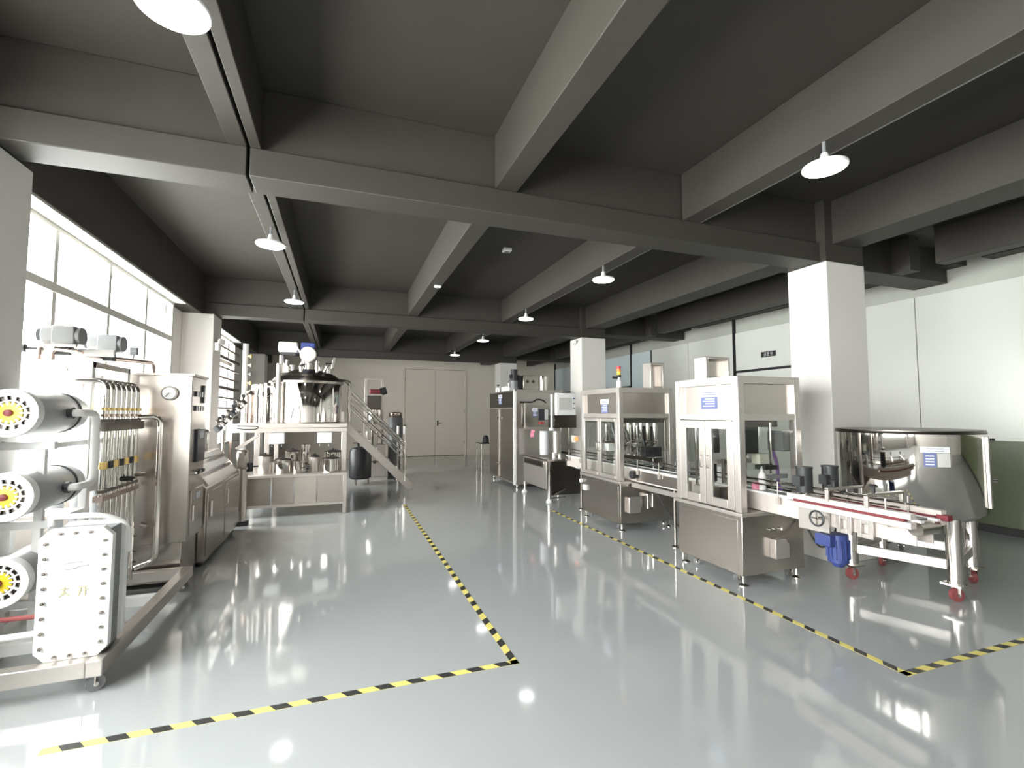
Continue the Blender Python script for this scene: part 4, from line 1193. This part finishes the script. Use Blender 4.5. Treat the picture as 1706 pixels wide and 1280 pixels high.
G().lathe((QX + 0.03, 0, 2.58), [(0.03, QY - 0.47), (0.115, QY - 0.46), (0.13, QY - 0.43), (0.13, QY - 0.38)], 28, 'y').put('fan_cover', CREAM, mo)
G().torus((QX + 0.03, QY - 0.465, 2.58), 0.07, 0.008, 'y', 24, 6).put('fan_ring', CREAM, mo)
G().box(QX - 0.10, QX + 0.12, QY - 0.25, QY + 0.05, 2.68, 2.80).put('terminal_box', BLUE, mo, bev=0.01)
bx = G().box(-1.0, -0.70, QY - 0.28, QY - 0.1, 2.62, 2.80).put('drive_cover', CREAM, mt_, bev=0.03)
G().box(-0.97, -0.73, QY - 0.27, QY - 0.11, 2.57, 2.62).put('cover_base', RUBBER, bx)
G().tube([(-0.74, QY - 0.26, 2.76), (-0.66, QY - 0.35, 2.62), (-0.60, QY - 0.38, 2.50), (-0.66, QY - 0.3, 2.38)], 0.012, 8, 0.05).put('cable', PLAST, mt_)
for x, r_, z1 in ((-0.95, 0.035, 2.57), (-0.87, 0.02, 2.50)):
    G().rod((x, QY - 0.2, 2.16), (x, QY - 0.2, z1), r_, 14).put('lift_rod', SATIN, mt_)
G().rod((-0.955, QY - 0.5, 1.43), (-0.955, QY - 0.5, 2.40), 0.035, 16).put('lift_column', SATIN, mt_)
random.seed(3)
for k in range(9):
    a = 2 * math.pi * k / 9 + 0.3
    x, y = QX + 0.36 * math.cos(a), QY + 0.36 * math.sin(a)
    h = random.uniform(0.08, 0.2)
    nz = G().rod((x, y, 2.24), (x, y, 2.28 + h), 0.028, 12).rod((x, y, 2.28 + h), (x, y, 2.30 + h), 0.045, 14).put('nozzle', POLISH, mt_)
    if k % 2 == 0:
        G().rod((x - 0.06, y, 2.30 + h), (x + 0.07, y, 2.34 + h), 0.012, 8).put('lever', RUBBER if k % 4 else STEEL, nz)
G().rod((QX + 0.25, QY - 0.25, 2.25), (QX + 0.33, QY - 0.3, 2.40), 0.02, 10).rod((QX + 0.30, QY - 0.28, 2.44), (QX + 0.42, QY - 0.28, 2.44), 0.02, 10).rod((QX + 0.40, QY - 0.28, 2.36), (QX + 0.44, QY - 0.28, 2.56), 0.028, 12).put('inlet_cross', POLISH, mt_)
G().tube([(QX + 0.5, QY, 2.16), (QX + 0.62, QY, 2.18), (QX + 0.70, QY + 0.1, 2.12), (QX + 0.70, QY + 0.1, 1.43)], 0.022, 10, 0.08).put('return_pipe', STEEL, mt_)
for k in range(3):
    G().rod((QX - QR - 0.06 - 0.07 * k, QY - 0.15, 1.43), (QX - QR - 0.06 - 0.07 * k, QY - 0.15, 2.10 - 0.02 * k), 0.024, 14).put('side_pipe', POLISH, mt_)
G().box(QX + 0.5, QX + 0.62, QY - 0.1, QY, 1.44, 1.62).put('level_switch', SATIN, mt_)

# filter housings on the deck, next to the tank
for k, (x, y) in enumerate(((-1.44, 9.2), (-1.30, 9.6), (-1.50, 9.8))):
    f = thing('filter_housing', ('upright steel filter housing at the front of the platform deck',
                                 'upright steel filter housing between the tank and the window pipes',
                                 'rear upright steel filter housing on the platform deck')[k], 'filter', (x, y, 1.43), 'filter housings on the deck')
    G().lathe((x, y, 1.43), [(0.07, 0), (0.075, 0.02), (0.075, 0.46), (0.095, 0.465), (0.095, 0.50), (0.06, 0.53), (0.02, 0.56)], 24).put('body', (COPPER, POLISH, SATIN)[k], f)
    G().torus((x, y, 1.92), 0.09, 0.012, 'z', 24, 8).put('clamp_ring', DARKST, f)
    G().tube([(x, y, 1.98), (x, y, 2.08), (x + 0.1, y, 2.08), (x + 0.1, y, 2.02)], 0.016, 8, 0.03).put('pipe', PLAST, f)
wp = thing('white_standpipe', 'tall white standpipe with side taps behind the platform by the window', 'pipe', (-1.72, 10.2, 0))
G().rod((-1.72, 10.2, 0), (-1.72, 10.2, 2.92), 0.05, 18).put('pipe', WPAINT, wp)
for k in range(5):
    z = 2.0 + 0.17 * k
    G().rod((-1.72, 10.2, z), (-1.62, 10.15, z), 0.018, 10).rod((-1.62, 10.15, z - 0.04), (-1.62, 10.15, z + 0.03), 0.022, 10).put('tap', (COPPER, BRASS, GPAINT)[k % 3], wp)
pk = thing('window_pipe_rack', 'rack of horizontal pipes in front of the second window bay', 'pipes', (-2.2, 10.6, 0))
for y in (10.2, 11.9):
    G().box(-2.27, -2.22, y - 0.025, y + 0.025, 0, 3.1).put('upright', COPPER, pk)
for k in range(8):
    z = 1.5 + 0.2 * k
    G().rod((-2.2, 10.0, z), (-2.2, 12.2, z), 0.022 if k % 3 else 0.035, 10).put('pipe', (DARKST, COPPER, SATIN)[k % 3], pk)

# ---- pots, jugs and covered scales on the platform shelf
def pot(x, y, r, h, label, lid=True, m=POLISH):
    o = thing('steel_pot', label, 'pot', (x, y, 0.645), 'steel pots on the platform shelf')
    G().lathe((x, y, 0.645), [(r * 0.94, 0), (r, 0.012), (r, h), (r + 0.006, h + 0.004), (r + 0.006, h + 0.01), (r - 0.004, h + 0.01), (r - 0.004, h * 0.3)], 32).put('body', m, o)
    if lid:
        G().lathe((x, y, 0.645 + h + 0.011), [(r + 0.004, 0), (r * 0.96, 0.012), (r * 0.5, 0.03), (0.01, 0.034)], 32).put('lid', DARKST, o)
        G().lathe((x, y, 0.645 + h + 0.045), [(0.01, 0), (0.022, 0.01), (0.02, 0.02)], 14).put('knob', RUBBER, o)
    return o


pot(-0.84, 8.42, 0.135, 0.20, 'squat steel pot with dark lid, second from the pedestal')
pot(-0.64, 8.36, 0.06, 0.18, 'narrow steel beaker between the squat pot and the glass jar', False)
pot(-0.13, 8.40, 0.145, 0.20, 'squat steel pot with dark lid at the open end of the shelf')
pot(-1.10, 8.42, 0.10, 0.26, 'tall pale steel can behind the black hand knob', True, SATIN)
pot(-0.385, 8.52, 0.085, 0.22, 'pale steel can standing left of the end pot', True, SATIN)
pot(-0.74, 8.80, 0.11, 0.30, 'steel pot behind the squat pot under the deck')
pot(-0.53, 8.75, 0.075, 0.42, 'tallest steel cylinder in the middle of the shelf', False)
pot(-0.10, 8.78, 0.15, 0.28, 'wide steel pot behind the end pot under the deck')
pot(-1.42, 8.50, 0.09, 0.16, 'low steel bowl at the pedestal end of the shelf', False)
jr = thing('glass_jar', 'clear square jar holding metal fittings in the middle of the shelf', 'jar', (-0.50, 8.36, 0.645))
G().box(-0.57, -0.43, 8.29, 8.43, 0.645, 0.86).put('jar', ACRYL, jr, bev=0.01)
random.seed(5)
for k in range(8):
    x, y, z = random.uniform(-0.54, -0.46), random.uniform(8.32, 8.40), 0.66 + 0.02 * k
    G().rod((x - 0.02, y, z), (x + 0.02, y + 0.01, z + 0.01), 0.011, 8).put('fitting', POLISH if k % 2 else DARKST, jr)
for x, l in ((-0.95, 'white box hung under the deck above the squat pot'), (-0.235, 'white box hung under the deck above the end pot')):
    b = thing('junction_box', l, 'box', (x, 8.52, 1.06), 'white boxes under the deck')
    G().box(x - 0.115, x + 0.115, 8.46, 8.60, 1.10, 1.29).put('case', WPAINT, b, bev=0.01)
    G().box(x - 0.11, x + 0.11, 8.452, 8.46, 1.11, 1.28).put('cover', WPAINT, b, bev=0.006)
    for k in (-1, 1):
        G().rod((x + 0.07 * k, 8.53, 1.05), (x + 0.07 * k, 8.53, 1.10), 0.014, 8).put('gland', GPAINT, b)

tag(G().tube([(-1.50, 8.37, 1.40), (-1.40, 8.36, 1.395), (-1.22, 8.36, 1.39), (-1.20, 8.36, 1.365), (-1.24, 8.36, 1.345), (-1.40, 8.36, 1.345), (-1.50, 8.36, 1.36)], 0.008, 8, 0.03).put('cable_loop', RUBBER), 'flat loop of black cable hanging on the platform deck edge', 'cable')

# ---- emulsifier column behind the stair
vf = thing('emulsifier', 'narrow upright emulsifier with steel pot and red motor behind the stair', 'machine', (0.8, 12.1, 0))
G().box(0.56, 1.06, 11.95, 12.4, 0.06, 0.84).put('base', SATIN, vf, bev=0.01)
G().box(0.52, 1.10, 11.9, 12.45, 0, 0.06).put('foot_plate', SATIN, vf)
for x in (0.58, 0.98):
    G().box(x - 0.035, x + 0.035, 12.1, 12.17, 0.84, 2.42).put('post', SATIN, vf, bev=0.004)
G().box(0.545, 1.015, 12.08, 12.19, 2.40, 2.45).put('crossbar', SATIN, vf)
G().box(0.62, 0.94, 12.08, 12.2, 1.66, 2.02).put('back_plate', DARKST, vf)
G().box(0.60, 0.96, 11.98, 12.2, 2.02, 2.06).put('motor_shelf', SATIN, vf)
G().box(0.66, 0.92, 12.0, 12.18, 2.06, 2.18).put('red_motor', DRED, vf, bev=0.02)
G().rod((0.92, 12.1, 2.12), (1.06, 12.1, 2.16), 0.09, 18).put('motor_end', MOTOR, vf)
G().lathe((0.79, 11.9, 1.34), [(0.10, 0), (0.17, 0.01), (0.18, 0.05), (0.18, 0.33), (0.17, 0.34)], 30).put('steel_pot', POLISH, vf)
for k in range(4):
    G().rod((0.62 + 0.11 * k, 11.9, 0.84), (0.62 + 0.11 * k, 11.9, 1.15 + 0.05 * (k % 2)), 0.03, 12).put('valve', DARKST if k % 2 else POLISH, vf)
G().rod((0.80, 11.94, 0.42), (0.80, 11.90, 0.42), 0.04, 14).bar((0.70, 11.89, 0.44), (0.92, 11.89, 0.42), 0.012, 0.02).put('handle', DARKST, vf)
br = thing('storage_drum', 'tall grey drum with brown lid beside the emulsifier', 'drum', (1.33, 12.4, 0))
G().lathe((1.33, 12.4, 0), [(0.16, 0), (0.18, 0.02), (0.18, 1.45), (0.15, 1.5)], 24).put('drum', GPAINT, br)
G().lathe((1.33, 12.4, 1.5), [(0.16, 0), (0.17, 0.02), (0.17, 0.1), (0.12, 0.12)], 24).put('lid', COPPER, br)
for k, (x, y) in enumerate(((1.46, 11.6), (1.32, 11.75))):
    o = thing('chrome_bollard', ('chrome capped post just beyond the foot of the stair', 'second chrome capped post behind the stair foot')[k], 'post', (x, y, 0), 'chrome posts by the stair')
    G().rod((x, y, 0.012), (x, y, 1.28), 0.03, 16).lathe((x, y, 1.28), [(0.04, 0), (0.044, 0.015), (0.03, 0.03)], 16).put('post', POLISH, o)
    G().lathe((x, y, 0), [(0.09, 0), (0.09, 0.008), (0.035, 0.02)], 20).put('base', STEEL, o)
dkb = thing('dark_drum', 'low dark tank standing under the stair', 'tank', (0.5, 11.1, 0))
G().lathe((0.45, 11.35, 0.12), [(0.2, 0), (0.24, 0.03), (0.24, 0.62), (0.2, 0.68), (0.03, 0.72)], 28).put('shell', MOTOR, dkb)
for k in range(3):
    a = 2.1 * k
    G().rod((0.45 + 0.18 * math.cos(a), 11.35 + 0.18 * math.sin(a), 0), (0.45 + 0.18 * math.cos(a), 11.35 + 0.18 * math.sin(a), 0.16), 0.02, 10).put('leg', STEEL, dkb)
G().rod((0.40, 11.35, 0.84), (0.40, 11.35, 0.92), 0.03, 12).bar((0.28, 11.3, 0.92), (0.52, 11.3, 0.92), 0.02, 0.02).put('valve', MOTOR, dkb)
